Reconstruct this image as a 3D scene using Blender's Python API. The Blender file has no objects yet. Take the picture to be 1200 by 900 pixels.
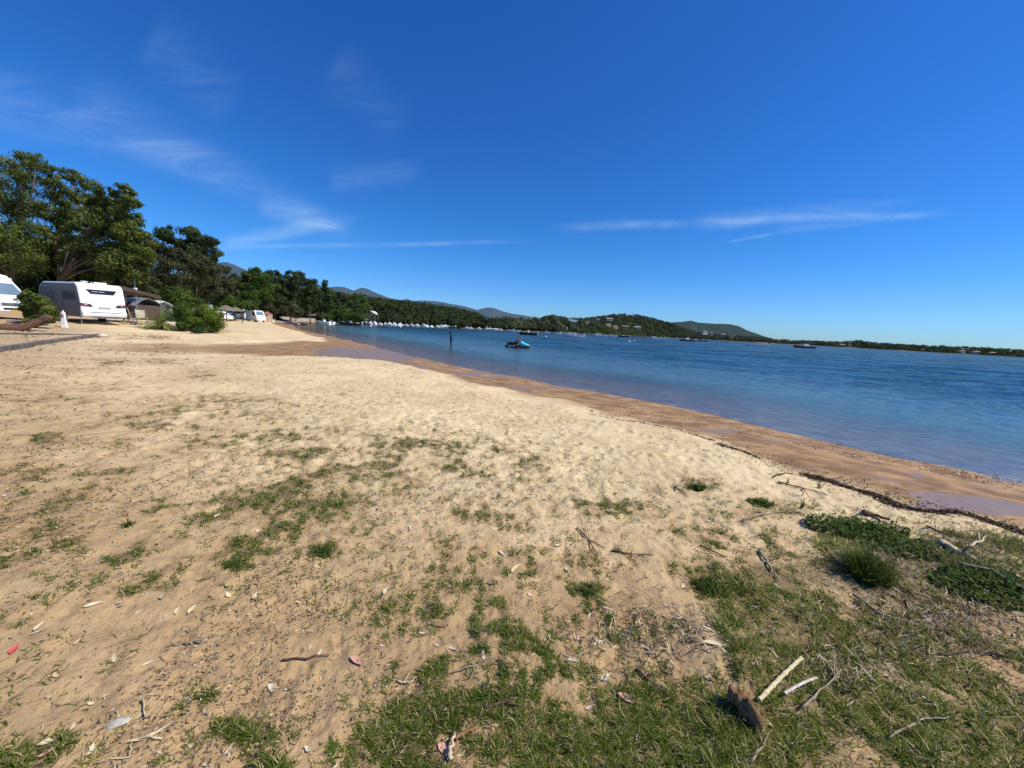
import bpy, math, random
import numpy as np
from mathutils import Vector, Matrix
SC = bpy.context.scene
COL = SC.collection
RAD = math.radians
rng = np.random.default_rng(7)
random.seed(7)

# ------------------------------------------------------------------ camera
CAM_H = 1.95                      # above sea level
F = 433.0                         # focal length in photo pixels (1200 wide)
PITCH, ROLL = RAD(8.6), RAD(3.16)
fwd = Vector((0, math.cos(PITCH), -math.sin(PITCH)))
R0 = Vector((1, 0, 0)); U0 = R0.cross(fwd).normalized()
Rv = R0 * math.cos(ROLL) + U0 * math.sin(ROLL)
Uv = -R0 * math.sin(ROLL) + U0 * math.cos(ROLL)
cam_d = bpy.data.cameras.new('camera'); cam = bpy.data.objects.new('camera', cam_d); COL.objects.link(cam)
cam.matrix_world = Matrix(((Rv.x, Uv.x, -fwd.x, 0), (Rv.y, Uv.y, -fwd.y, 0), (Rv.z, Uv.z, -fwd.z, CAM_H), (0, 0, 0, 1)))
cam_d.sensor_width = 36; cam_d.lens = 36 * F / 1200
cam_d.clip_start = .05; cam_d.clip_end = 40000
SC.camera = cam
SC.view_settings.view_transform = 'Standard'; SC.view_settings.look = 'None'
SC.view_settings.exposure = 0; SC.view_settings.gamma = 1
CAMP = Vector((0, 0, CAM_H))

def ray(px, py):
    return fwd + Rv * ((px - 600) / F) - Uv * ((py - 450) / F)
def at(px, py, Y):                # the world point at distance Y seen at a photo pixel
    d = ray(px, py); return CAMP + d * (Y / d.y)
def plane(px, py, z=0.0):
    d = ray(px, py); return CAMP + d * ((z - CAM_H) / d.z)
def project(P):                   # numpy (n,3) -> photo pixels
    q = P - np.array(CAMP)
    a = q @ np.array(fwd); a = np.where(a < .05, .05, a)
    return 600 + F * (q @ np.array(Rv)) / a, 450 - F * (q @ np.array(Uv)) / a

# ------------------------------------------------------------------ noise
def _h(xi, yi, s):
    n = (xi * 374761393 + yi * 668265263 + s * 1442695041) & 0xffffffff
    n = ((n ^ (n >> 13)) * 1274126177) & 0xffffffff
    n = (n ^ (n >> 16)) & 0xffffffff
    return n / 4294967295.0
def vn(x, y, s=0):
    x = np.asarray(x, float); y = np.asarray(y, float)
    xi = np.floor(x).astype(np.int64); yi = np.floor(y).astype(np.int64)
    u = x - xi; v = y - yi; u = u * u * (3 - 2 * u); v = v * v * (3 - 2 * v)
    a = _h(xi, yi, s); b = _h(xi + 1, yi, s); c = _h(xi, yi + 1, s); d = _h(xi + 1, yi + 1, s)
    return (a * (1 - u) + b * u) * (1 - v) + (c * (1 - u) + d * u) * v
def fbm(x, y, o=4, s=0):
    t = 0; a = .5; n = 0
    for i in range(o):
        t = t + a * vn(x * 2 ** i, y * 2 ** i, s + i * 17); n += a; a *= .5
    return t / n
def sstep(a, b, x):
    t = np.clip((x - a) / (b - a), 0, 1); return t * t * (3 - 2 * t)

# ------------------------------------------------------------------ shoreline (world metres, sea level)
def catmull(P, n=6):
    P = [Vector(p) for p in P]; out = []
    for i in range(len(P) - 1):
        a = P[max(i - 1, 0)]; b = P[i]; c = P[i + 1]; d = P[min(i + 2, len(P) - 1)]
        for k in range(n):
            t = k / n
            out.append(.5 * ((2 * b) + (c - a) * t + (2 * a - 5 * b + 4 * c - d) * t * t + (-a + 3 * b - 3 * c + d) * t ** 3))
    out.append(P[-1]); return out
shore_px = [(1200, 567), (1033, 535), (933, 510), (800, 479), (650, 450), (550, 432), (483, 418), (433, 405), (400, 397), (372, 391), (350, 386)]
near = [plane(x, y).xy[:] for x, y in shore_px]
shore = [(34, -70), (20, -25), (13, -6), (9.8, 1.5)] + near + [(-50, 84), (-57, 96), (-63, 112), (-68, 135), (-67, 165), (-52, 192), (-28, 222), (0, 260),
         (40, 335), (100, 480), (200, 650), (340, 800), (480, 775), (640, 740), (800, 685), (950, 600), (1250, 420), (2600, 100)]
SH = np.array([p[:] for p in catmull(shore, 5)])
dry_px = [(1200, 622), (1083, 594), (970, 554), (867, 524), (800, 508), (733, 492), (633, 467), (533, 443), (460, 425), (400, 419), (300, 417), (225, 412), (215, 406), (290, 402), (350, 399), (372, 395)]
dry = [(27, -70), (14, -25), (8.0, -6), (6.4, 0)] + [plane(x, y, .2).xy[:] for x, y in dry_px] + [(-52, 79), (-60, 96), (-66, 112), (-71, 135), (-70, 167), (-55, 196), (-30, 227), (-3, 266), (36, 340), (96, 486), (196, 657), (340, 806), (484, 782), (645, 748), (806, 693), (960, 610), (1260, 430), (2600, 110)]
DR = np.array([p[:] for p in catmull(dry, 5)])
def seg_dist(x, y, L):
    if x.size < 50:
        a = L[:-1]; d = L[1:] - a; q = (d ** 2).sum(1) + 1e-12
        X_ = x.reshape(-1, 1) - a[:, 0]; Y2 = y.reshape(-1, 1) - a[:, 1]; t = np.clip((X_ * d[:, 0] + Y2 * d[:, 1]) / q, 0, 1)
        return np.sqrt(((X_ - t * d[:, 0]) ** 2 + (Y2 - t * d[:, 1]) ** 2).min(1)).reshape(x.shape)
    best = np.full(x.shape, 1e18)
    for (a, b) in zip(L[:-1], L[1:]):
        dx, dy = b - a; q = dx * dx + dy * dy + 1e-12
        t = np.clip(((x - a[0]) * dx + (y - a[1]) * dy) / q, 0, 1)
        e = (x - a[0] - t * dx) ** 2 + (y - a[1] - t * dy) ** 2
        np.minimum(best, e, out=best)
    return np.sqrt(best)
def inside(x, y, L, close):
    P = np.vstack([L, np.array(close)]); c = np.zeros(x.shape, bool)
    if x.size < 50:
        a = P; b = np.roll(P, -1, 0); X_ = x.reshape(-1, 1); Y2 = y.reshape(-1, 1); den = np.where(b[:, 1] == a[:, 1], 1e-9, b[:, 1] - a[:, 1])
        m = ((a[:, 1] > Y2) != (b[:, 1] > Y2)) & (X_ < (b[:, 0] - a[:, 0]) * (Y2 - a[:, 1]) / den + a[:, 0])
        return (m.sum(1) % 2 == 1).reshape(x.shape)
    for (a, b) in zip(P, np.roll(P, -1, 0)):
        if a[1] == b[1]: continue
        m = (a[1] > y) != (b[1] > y)
        c ^= m & (x < (b[0] - a[0]) * (y - a[1]) / (b[1] - a[1]) + a[0])
    return c
CLOSE = [(2600, -400), (34, -400)]
def fields(x, y):
    """height of the ground, with its wetness and moisture, at world x, y (no small bumps)"""
    x = np.atleast_1d(np.asarray(x, float)); y = np.atleast_1d(np.asarray(y, float))
    w1 = sstep(80, 40, y) * 1.0
    qx = x + ((fbm(x * .7, y * .7, 3, 201) - .5) * 1.1 + (fbm(x * 4, y * 4, 2, 203) - .5) * .22) * w1; qy = y + ((fbm(x * .7, y * .7, 3, 202) - .5) * 1.1 + (fbm(x * 4, y * 4, 2, 204) - .5) * .22) * w1
    sx = x + (fbm(x * .6, y * .6, 2, 205) - .5) * .7 * w1; sy = y + (fbm(x * .6, y * .6, 2, 206) - .5) * .7 * w1
    ds = seg_dist(sx, sy, SH); dd = seg_dist(qx, qy, DR)
    sea = inside(sx, sy, SH, CLOSE); low = inside(qx, qy, DR, CLOSE)
    t = ds / (ds + dd + 1e-6)
    z_wet = .19 * t ** 1.1
    left = sstep(-2, -16, x) * sstep(60, 25, y) + sstep(-30, -60, x)
    z_dry = .19 + .10 * sstep(0, .8, dd) + .16 * sstep(.6, 5, dd) + .12 * sstep(6, 14, dd) + .36 * sstep(3, 12, dd) * left + 1.2 * sstep(30, 300, dd)
    z_sea = -np.minimum(.045 * ds + .0006 * ds * ds, 4)
    z = np.where(sea, z_sea, np.where(low, z_wet, z_dry))
    return z, sea, low, ds, dd
def footprints(x, y, cell=.27, s=5, r=.105, depth=.021):
    xi = np.floor(x / cell).astype(np.int64); yi = np.floor(y / cell).astype(np.int64); out = np.zeros(x.shape)
    for i in (-1, 0, 1):
        for j in (-1, 0, 1):
            a = xi + i; b = yi + j
            cx = (a + _h(a, b, s)) * cell; cy = (b + _h(a, b, s + 1)) * cell
            an = _h(a, b, s + 2) * 6.283; rr = r * (.5 + .7 * _h(a, b, s + 3))
            ux = (x - cx) * np.cos(an) + (y - cy) * np.sin(an); uy = -(x - cx) * np.sin(an) + (y - cy) * np.cos(an)
            q = (ux / rr) ** 2 + (uy / (rr * .55)) ** 2
            out += depth * (-np.exp(-q * 1.4) + .55 * np.exp(-(np.sqrt(q) - 1.5) ** 2 * 3.5)) * (.4 + _h(a, b, s + 4))
    return out

# grass patches: (photo px, py, rx, ry, density) -> evaluated through the ground point's own position
PATCH = [(365, 552, 62, 26, .75), (325, 595, 90, 34, .6), (300, 640, 70, 24, .45), (285, 655, 40, 14, .5), (110, 640, 60, 20, .55), (60, 515, 24, 8, .6), (385, 648, 28, 13, .75), (480, 515, 55, 16, .5),
         (530, 545, 130, 38, .36), (440, 545, 50, 20, .4), (690, 598, 60, 13, .6), (440, 640, 18, 10, .5), (818, 570, 22, 9, .65), (220, 500, 140, 34, .32), (150, 488, 60, 10, .3), (250, 570, 28, 8, .5), (335, 505, 22, 6, .6),
         (688, 692, 20, 10, .7), (285, 858, 50, 16, .55), (205, 812, 50, 20, .45), (70, 885, 90, 22, .85), (520, 705, 110, 40, .3), (610, 760, 80, 26, .42), (720, 720, 70, 26, .22), (700, 660, 70, 20, .22), (90, 560, 80, 16, .35), (180, 590, 60, 16, .35), (60, 470, 60, 8, .3), (625, 680, 40, 14, .35), (590, 750, 60, 20, .35), (500, 785, 35, 18, .5), (60, 620, 50, 20, .3),
         (10, 600, 60, 16, .35), (30, 680, 60, 20, .3), (560, 605, 50, 12, .28), (130, 425, 18, 5, .5), (190, 425, 25, 4, .5), (240, 440, 24, 6, .4), (270, 605, 60, 14, .3),
         (830, 620, 40, 22, .55), (870, 680, 70, 40, .7), (960, 735, 70, 36, 1.), (900, 720, 40, 26, .9), (1010, 650, 50, 34, 1.), (880, 650, 60, 30, .6), (1060, 760, 120, 60, .8), (940, 790, 60, 40, .7), (900, 740, 60, 50, .75), (1100, 640, 40, 14, .5), (1080, 690, 80, 26, .65), (1170, 660, 60, 40, .75),
         (1060, 610, 40, 10, .3), (1120, 760, 110, 60, .72), (1000, 830, 120, 50, .8), (1150, 860, 120, 50, .95), (930, 875, 60, 40, .8), (1180, 730, 60, 40, .55), (905, 600, 60, 12, .35), (760, 745, 60, 14, .2), (60, 820, 60, 12, .15),
         (410, 880, 70, 34, .8), (520, 860, 90, 48, .95), (640, 835, 110, 46, 1.), (760, 850, 90, 44, .95), (650, 890, 260, 50, 1.), (830, 840, 40, 30, .55), (325, 892, 40, 14, .5), (170, 395, 40, 3, .5), (245, 388, 30, 3, .5)]
def grass_density(x, y, z):
    P = np.stack([x, y, z], 1); px, py = project(P)
    g = np.zeros(x.shape)
    for (a, b, rx, ry, k) in PATCH:
        q = ((px - a) / rx) ** 2 + ((py - b) / ry) ** 2
        g = np.maximum(g, k * np.exp(-np.maximum(q - .35, 0) * 1.05))
    back = y < .9
    g = np.where(back, .8, g)
    n = fbm(x * 3.1, y * 3.1, 3, 3); n2 = fbm(x * 11, y * 11, 2, 9)
    
    mid = .34 * sstep(.40, .62, fbm(x * .8, y * .8, 4, 61)) * (sstep(425, 470, py) * sstep(520, 300, px) + .5 * sstep(510, 580, py) * sstep(300, 520, px) * sstep(900, 780, px - (py - 600) * .3)) * sstep(.9, 1.8, y)
    g = np.maximum(g, mid)
    return np.clip(g * (.45 + 1.2 * sstep(.32, .62, n)) * (.55 + .9 * sstep(.35, .65, n2)), 0, 1.15)

# ------------------------------------------------------------------ mesh helpers
def np_mesh(name, V, Fc, mats=(), attrs=None, smooth=False):
    V = np.ascontiguousarray(V, np.float32); Fc = np.ascontiguousarray(Fc, np.int32)
    me = bpy.data.meshes.new(name); k = Fc.shape[1]
    me.vertices.add(len(V)); me.vertices.foreach_set('co', V.ravel())
    me.loops.add(Fc.size); me.loops.foreach_set('vertex_index', Fc.ravel())
    me.polygons.add(len(Fc)); me.polygons.foreach_set('loop_start', np.arange(0, Fc.size, k, dtype=np.int32))
    if smooth: me.polygons.foreach_set('use_smooth', np.ones(len(Fc), bool))
    for n, a in (attrs or {}).items():
        at_ = me.attributes.new(n, 'FLOAT', 'POINT'); at_.data.foreach_set('value', np.ascontiguousarray(a, np.float32))
    for m in mats: me.materials.append(m)
    me.update(calc_edges=True); return me
def link(name, me, parent=None):
    o = bpy.data.objects.new(name, me); COL.objects.link(o)
    if parent is not None: o.parent = parent
    return o
def tag(o, label=None, cat=None, group=None, kind=None):
    if label: o['label'] = label
    if cat: o['category'] = cat
    if group: o['group'] = group
    if kind: o['kind'] = kind
    return o
def empty(name, loc, rz=0.0, label=None, cat=None, group=None):
    o = bpy.data.objects.new(name, None); COL.objects.link(o); o.empty_display_size = .1
    o.location = loc; o.rotation_euler = (0, 0, rz); return tag(o, label, cat, group)
class MB:
    def __init__(s): s.v = []; s.f = []; s.m = []; s.cur = 0
    def add(s, vs, fs):
        n = len(s.v); s.v += [tuple(v) for v in vs]; s.f += [tuple(i + n for i in f) for f in fs]; s.m += [s.cur] * len(fs); return s
    def box(s, c, d, rot=0, tilt=None):
        M = Matrix.Rotation(rot, 4, 'Z')
        if tilt: M = M @ Matrix.Rotation(tilt[0], 4, tilt[1])
        P = [Vector(c) + M @ Vector((a * d[0] / 2, b * d[1] / 2, e * d[2] / 2)) for e in (-1, 1) for b in (-1, 1) for a in (-1, 1)]
        return s.add(P, [(0, 2, 3, 1), (4, 5, 7, 6), (0, 1, 5, 4), (2, 6, 7, 3), (0, 4, 6, 2), (1, 3, 7, 5)])
    def tube(s, pts, rad, n=8, cap=True):
        pts = [Vector(p) for p in pts]
        if not isinstance(rad, (list, tuple)): rad = [rad] * len(pts)
        rings = []; ref = None
        for i, p in enumerate(pts):
            d = (pts[min(i + 1, len(pts) - 1)] - pts[max(i - 1, 0)]).normalized()
            if ref is None:
                ref = d.cross(Vector((0, 0, 1)) if abs(d.z) < .9 else Vector((1, 0, 0))).normalized()
            else:
                ref = (ref - d * ref.dot(d)).normalized()
            b = d.cross(ref)
            rings.append([p + (ref * math.cos(2 * math.pi * k / n) + b * math.sin(2 * math.pi * k / n)) * rad[i] for k in range(n)])
        return s.loft(rings, cap)
    def loft(s, rings, cap=True, closed=True):
        n = len(rings[0]); vs = [v for r in rings for v in r]; fs = []
        for i in range(len(rings) - 1):
            for k in range(n if closed else n - 1):
                a = i * n + k; b = i * n + (k + 1) % n
                fs.append((a, b, b + n, a + n))
        if cap: fs += [tuple(range(n))[::-1], tuple((len(rings) - 1) * n + k for k in range(n))]
        return s.add(vs, fs)
    def prism(s, poly, axis, a, b):
        def P(u, v, w): return (w, u, v) if axis == 'X' else ((u, w, v) if axis == 'Y' else (u, v, w))
        n = len(poly); vs = [P(u, v, a) for u, v in poly] + [P(u, v, b) for u, v in poly]
        return s.add(vs, [tuple(range(n))[::-1], tuple(range(n, 2 * n))] + [(i, (i + 1) % n, n + (i + 1) % n, n + i) for i in range(n)])
    def lathe(s, prof, c=(0, 0, 0), n=16):
        c = Vector(c)
        return s.loft([[c + Vector((r * math.cos(2 * math.pi * k / n), r * math.sin(2 * math.pi * k / n), z)) for k in range(n)] for r, z in prof])
    def build(s, name, mat, parent=None, smooth=False, bevel=0, seg=2, fix=True):
        me = bpy.data.meshes.new(name); me.from_pydata(s.v, [], s.f)
        for m in (mat if isinstance(mat, (list, tuple)) else [mat]): me.materials.append(m)
        for p, i in zip(me.polygons, s.m): p.material_index = i
        if fix:
            import bmesh
            bm = bmesh.new(); bm.from_mesh(me); bmesh.ops.recalc_face_normals(bm, faces=bm.faces); bm.to_mesh(me); bm.free()
        if smooth:
            for p in me.polygons: p.use_smooth = True
        o = link(name, me, parent)
        if bevel:
            md = o.modifiers.new('bevel', 'BEVEL'); md.width = bevel; md.segments = seg; md.limit_method = 'ANGLE'; md.angle_limit = RAD(40)
        return o

# ------------------------------------------------------------------ materials
class NT:
    def __init__(s, name):
        s.mat = bpy.data.materials.new(name); s.mat.use_nodes = True; s.t = s.mat.node_tree; s.t.nodes.clear()
    def n(s, typ, **k):
        o = s.t.nodes.new(typ)
        for a, v in k.items():
            if a.startswith('i_'):
                key = a[2:].replace('_', ' ')
                key = int(key) if key.isdigit() else key
                s.set(o.inputs[key], v)
            else: setattr(o, a, v)
        return o
    def set(s, inp, v):
        if isinstance(v, bpy.types.NodeSocket): s.t.links.new(v, inp)
        elif isinstance(v, bpy.types.Node): s.t.links.new(v.outputs[0], inp)
        else:
            if isinstance(v, tuple) and len(v) == 3 and inp.type == 'RGBA': v = v + (1,)
            inp.default_value = v
    def math(s, op, a, b=0.0, clamp=False):
        o = s.n('ShaderNodeMath', operation=op, use_clamp=clamp); s.set(o.inputs[0], a); s.set(o.inputs[1], b); return o.outputs[0]
    def mix(s, f, a, b, blend='MIX'):
        o = s.n('ShaderNodeMix', data_type='RGBA', blend_type=blend); s.set(o.inputs[0], f); s.set(o.inputs[6], a); s.set(o.inputs[7], b); return o.outputs[2]
    def ramp(s, f, lo, hi, a=0.0, b=1.0, smooth=True):
        o = s.n('ShaderNodeMapRange', interpolation_type='SMOOTHSTEP' if smooth else 'LINEAR')
        for i, v in enumerate((f, lo, hi, a, b)): s.set(o.inputs[i], v)
        return o.outputs[0]
    def attr(s, name): return s.n('ShaderNodeAttribute', attribute_name=name).outputs['Fac']
    def geo(s): return s.n('ShaderNodeNewGeometry').outputs['Position']
    def obj(s): return s.n('ShaderNodeTexCoord').outputs['Object']
    def noise(s, co, scale, detail=3, rough=.55, scl=None, dist=0.0):
        if scl is not None:
            m = s.n('ShaderNodeMapping'); s.set(m.inputs[0], co); m.inputs['Scale'].default_value = scl; co = m.outputs[0]
        return s.n('ShaderNodeTexNoise', i_Vector=co, i_Scale=scale, i_Detail=detail, i_Roughness=rough, i_Distortion=dist).outputs[0]
    def bump(s, h, strength=.5, dist=.01, normal=None):
        b = s.n('ShaderNodeBump', i_Strength=strength, i_Distance=dist, i_Height=h)
        if normal is not None: s.set(b.inputs['Normal'], normal)
        return b.outputs[0]
    def pbr(s, color, rough=.8, metal=0.0, normal=None, spec=.5, **k):
        b = s.n('ShaderNodeBsdfPrincipled')
        s.set(b.inputs['Base Color'], color); s.set(b.inputs['Roughness'], rough); s.set(b.inputs['Metallic'], metal)
        s.set(b.inputs['Specular IOR Level'], spec)
        if normal is not None: s.set(b.inputs['Normal'], normal)
        for a, v in k.items(): s.set(b.inputs[a.replace('_', ' ')], v)
        return b.outputs[0]
    def out(s, sh):
        o = s.n('ShaderNodeOutputMaterial'); s.set(o.inputs['Surface'], sh); return s.mat
def simple(name, color, rough=.6, var=.12, scale=3., bump=0., metal=0., spec=.5, **k):
    t = NT(name); co = t.obj(); n = t.noise(co, scale, 4)
    c = t.mix(t.ramp(n, .3, .7), tuple(x * (1 - var) for x in color), tuple(min(x * (1 + var), 1) for x in color))
    nr = t.bump(t.noise(co, scale * 8, 3), bump, .01) if bump else None
    r = t.ramp(n, .3, .7, rough * .9, min(1, rough * 1.1))
    return t.out(t.pbr(c, r, metal, nr, spec, **k))

# ------------------------------------------------------------------ sky and sun
SUN_AZ, SUN_EL = RAD(102), RAD(50)      # azimuth clockwise from +Y (the view direction)
sun_d = bpy.data.lights.new('sun', 'SUN'); sun_d.energy = 5.15; sun_d.angle = RAD(.5); sun_d.color = (1, .94, .81)
sun = bpy.data.objects.new('sun', sun_d); COL.objects.link(sun)
sd = Vector((math.sin(SUN_AZ) * math.cos(SUN_EL), math.cos(SUN_AZ) * math.cos(SUN_EL), math.sin(SUN_EL)))
sun.rotation_euler = sd.to_track_quat('Z', 'Y').to_euler(); sun.location = (60, 20, 80)
W = bpy.data.worlds.new('World'); SC.world = W; W.use_nodes = True
t = NT.__new__(NT); t.t = W.node_tree; t.t.nodes.clear()
sky = t.n('ShaderNodeTexSky', sky_type='NISHITA', sun_disc=False, sun_elevation=SUN_EL, sun_rotation=SUN_AZ, altitude=0, air_density=1.0, dust_density=.25, ozone_density=2.2)
tc = t.n('ShaderNodeTexCoord').outputs['Generated']
sep = t.n('ShaderNodeSeparateXYZ', i_0=tc)
X, Y_, Z = sep.outputs
ya = t.math('MAXIMUM', Y_, .02)
u = t.math('DIVIDE', X, ya); v = t.math('DIVIDE', Z, ya)     # gnomonic sky coordinates about +Y
def uv(px, py):
    d = ray(px, py); return d.x / d.y, d.z / d.y
cmb = t.n('ShaderNodeCombineXYZ', i_0=u, i_1=v, i_2=0.0).outputs[0]
front = t.math('GREATER_THAN', Y_, .05)
wob = t.noise(cmb, 2.2, 4, .6); wisp = t.noise(cmb, 6.5, 12, .72, scl=(.5, 2.4, 1), dist=.9)
def streak(p0, p1, w0, w1, dens, soft=1.0, wobble=.05):
    """a cirrus streak between two sky positions"""
    a = Vector(uv(*p0)); b = Vector(uv(*p1)); d = b - a; L = d.length; d /= L
    du = t.math('SUBTRACT', u, a.x); dv = t.math('SUBTRACT', v, a.y)
    s = t.math('DIVIDE', t.math('ADD', t.math('MULTIPLY', du, d.x), t.math('MULTIPLY', dv, d.y)), L)
    p = t.math('ADD', t.math('MULTIPLY', du, -d.y), t.math('MULTIPLY', dv, d.x))
    p = t.math('ADD', p, t.math('MULTIPLY', t.math('SUBTRACT', wob, .5), wobble))
    w = t.ramp(s, 0, 1, w0, w1, False)
    q = t.math('DIVIDE', t.math('ABSOLUTE', p), w)
    m = t.ramp(q, 0, 1, 1, 0)
    m = t.math('MULTIPLY', m, t.math('MULTIPLY', t.ramp(s, -.02, .12 * soft, 0, 1), t.ramp(s, 1 - .25 * soft, 1.02, 1, 0)))
    m = t.math('MULTIPLY', m, t.ramp(wisp, .32, .68, .15, 1.15))
    return t.math('MULTIPLY', m, dens)
ms = [streak((650, 267), (1125, 250), .020, .014, .34, .8, .025), streak((800, 262), (1090, 238), .035, .03, .20, 1, .03), streak((850, 284), (912, 273), .006, .007, .38, 1, .01), streak((900, 272), (1120, 248), .018, .012, .2, 1, .01),
      streak((-80, 90), (300, 215), .13, .05, .20, .7, .06), streak((80, 110), (440, 290), .12, .04, .15, 1, .05), streak((255, 286), (425, 252), .030, .024, .45, 1, .05), streak((300, 240), (420, 262), .05, .03, .25, 1, .04),
      streak((230, 290), (640, 283), .012, .008, .26, 1, .012), streak((380, 210), (500, 200), .05, .04, .12, 1, .05), streak((170, 40), (280, 130), .12, .1, .10, 1, .1), streak((380, 80), (480, 160), .10, .08, .07, 1, .1), streak((-60, 230), (60, 330), .1, .1, .12, 1, .1)]
acc = ms[0]
for m_ in ms[1:]: acc = t.math('ADD', acc, m_)
acc = t.math('MULTIPLY', acc, front, True)
hs = t.n('ShaderNodeHueSaturation', i_Hue=.506, i_Saturation=1.22, i_Value=1.0, i_Color=sky.outputs[0])
tint = t.mix(t.ramp(Z, 0, .22), (.45, .79, 1.42), (.31, .82, 1.34))
graded = t.mix(1.0, hs.outputs[0], tint, 'MULTIPLY')
cl = t.mix(t.math('MULTIPLY', acc, .60), graded, (5.4, 7.4, 9.6))
bg = t.n('ShaderNodeBackground', i_Color=cl, i_Strength=.108)
wo = t.n('ShaderNodeOutputWorld'); t.set(wo.inputs[0], bg.outputs[0])
# ------------------------------------------------------------------ GROUND
def polar(r0, r1, ratio0, ratio1, rs, nang, a0, a1):
    r = [r0]
    while r[-1] < r1: r.append(r[-1] * (ratio0 if r[-1] < rs else ratio1))
    r = np.array(r); a = np.linspace(a0, a1, nang)
    Rr, A = np.meshgrid(r, a, indexing='ij')
    x = (Rr * np.sin(A)).ravel(); y = (Rr * np.cos(A)).ravel()
    i = np.arange(len(r) - 1)[:, None] * nang; k = np.arange(nang - 1)[None, :]
    q = (i + k)
    Fc = np.stack([q, q + 1, q + nang + 1, q + nang], -1).reshape(-1, 4)
    return x, y, Fc, Rr.ravel()
def bumps(x, y, low, ds, dd, g):
    """small relief of dry sand: foot pits, hummocks, crust; flatter on the wet strip"""
    drym = np.where(low, 0, sstep(0, .7, dd))
    r = np.hypot(x, y); nearf = sstep(90, 30, r)
    px, py = project(np.stack([x, y, np.full_like(x, .35)], 1))
    trod = sstep(640, 560, py + (px - 600) * -.05) * .75 + .25
    f = footprints(x, y) * trod + footprints(x + 7, y + 3, .19, 31, .075, .012) * (.35 + .65 * trod)
    f += footprints(x - 3, y + 9, .085, 51, .032, .006) * sstep(8, 4, r)
    n = (fbm(x * 1.1, y * 1.1, 3, 40) - .5) * .05 + (fbm(x * 7, y * 7, 4, 44) - .5) * .034
    n += (fbm(x * 24, y * 24, 3, 46) - .5) * .016 * sstep(10, 5, r)
    wet = (fbm(x * .9, y * .9, 4, 60) - .5) * .05 + (fbm(x * 5, y * 5, 3, 61) - .5) * .012
    edge = sstep(0, 1.2, ds)
    return nearf * (drym * (f * .9 + n) + (1 - drym) * wet * edge)
def full_height(x, y):
    z, sea, low, ds, dd = fields(x, y)
    g = None
    z = z + np.where(sea, 0, bumps(x, y, low, ds, dd, g))
    # the mound of earth and the bank at the right-hand grass
    for (mx, my, mr, mh) in MOUNDS: z = z + mh * np.exp(-((x - mx) ** 2 + (y - my) ** 2) / mr ** 2)
    return z, sea, low, ds, dd
MOUNDS = []
for (a, b, mr, mh) in ((850, 790, .2, .07), (1015, 665, .28, .09), (1170, 660, .5, .10), (820, 760, .25, .04), (600, 790, .2, .03)):
    p = plane(a, b, .38); MOUNDS.append((p.x, p.y, mr, mh))
def gz(x, y):
    return float(full_height(np.array([x]), np.array([y]))[0][0])
def on_ground(px, py, off=0.0):
    z = .4
    for _ in range(14):
        p = plane(px, py, min(z, CAM_H - .3)); z = .5 * z + .5 * gz(p.x, p.y)
    p = plane(px, py, z); return Vector((p.x, p.y, gz(p.x, p.y) + off))
def on_base(px, Y):
    """ground point at photo column px, distance Y"""
    z = .5
    for _ in range(4):
        # column px at height z: solve py
        lo, hi = 0, 900
        for _k in range(30):
            m = (lo + hi) / 2
            if at(px, m, Y).z > z: lo = m
            else: hi = m
        p = at(px, lo, Y); z = gz(p.x, p.y)
    return Vector((p.x, p.y, z))

x, y, Fc, r = polar(.35, 16000, 1.0078, 1.035, 45, 860, RAD(-112), RAD(112))
z, sea, low, ds, dd = full_height(x, y)
g = grass_density(x, y, z)
px, py = project(np.stack([x, y, z], 1))
wet = np.where(sea, 1, np.where(low, .22 + .78 * sstep(1.0, .72, ds / (ds + dd)), .16 * sstep(.45, 0, dd + (fbm(x * 1.5, y * 1.5, 3, 8) - .5) * .8)))
wn = fbm(x * .35, y * .35, 4, 77)
wet = np.clip(wet, 0, 1)
# damp brown strip and standing water on the flats
pud = np.zeros_like(x)
for (a, b, rx, ry, k) in ((430, 417, 50, 8, 2.2), (400, 412, 28, 5, 1.8), (480, 432, 30, 5, .8), (560, 440, 45, 5, .8), (640, 455, 50, 4, .7), (900, 520, 60, 6, .55), (1120, 585, 70, 16, 1.), (1185, 600, 50, 22, 1.1), (1050, 560, 60, 8, .7), (1190, 560, 40, 10, .6), (840, 505, 30, 4, .6)):
    pud = np.maximum(pud, k * np.exp(-((px - a) / rx) ** 2 - ((py - b) / ry) ** 2))
pud = np.where(low & ~sea, pud * (.35 + 1.3 * sstep(.35, .6, fbm(x * 1.3, y * 2.1, 4, 80))), 0)
damp = 0.55 * np.exp(-((px - 200) / 150) ** 2 - ((py - 408) / 9) ** 2) + .25 * np.exp(-((px - 330) / 90) ** 2 - ((py - 383 - 0) / 3) ** 2)
soil = np.clip(sstep(500, 720, py - .10 * (px - 500)) * .9 + .45 * sstep(420, 0, px) * sstep(400, 430, py) + .35 * (g > .25), 0, 1)
soil = np.clip(soil * (.75 + .5 * (fbm(x * .8, y * .8, 3, 15))), 0, 1)
grav = sstep(150, 40, px + (py - 400) * 1.0) * sstep(440, 405, py)
far = np.maximum(sstep(60, 120, r) * np.where(sea, 0, 1) * sstep(3, 12, dd), sstep(125, 160, r) * np.where(sea, 0, .9) * (px < 840) * (px > 352))
t = NT('sand_ground'); P = t.geo()
a_w = t.attr('wet'); a_p = t.attr('puddle'); a_s = t.attr('soil'); a_g = t.attr('grass'); a_gr = t.attr('gravel'); a_f = t.attr('land'); a_d = t.attr('damp')
n1 = t.noise(P, .8, 5); n2 = t.noise(P, 7, 5, .65); n3 = t.noise(P, 60, 4, .7); n4 = t.noise(P, 260, 3, .7)
sand = t.mix(t.ramp(n1, .35, .65), (.76, .59, .345), (.63, .475, .265))
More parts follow.
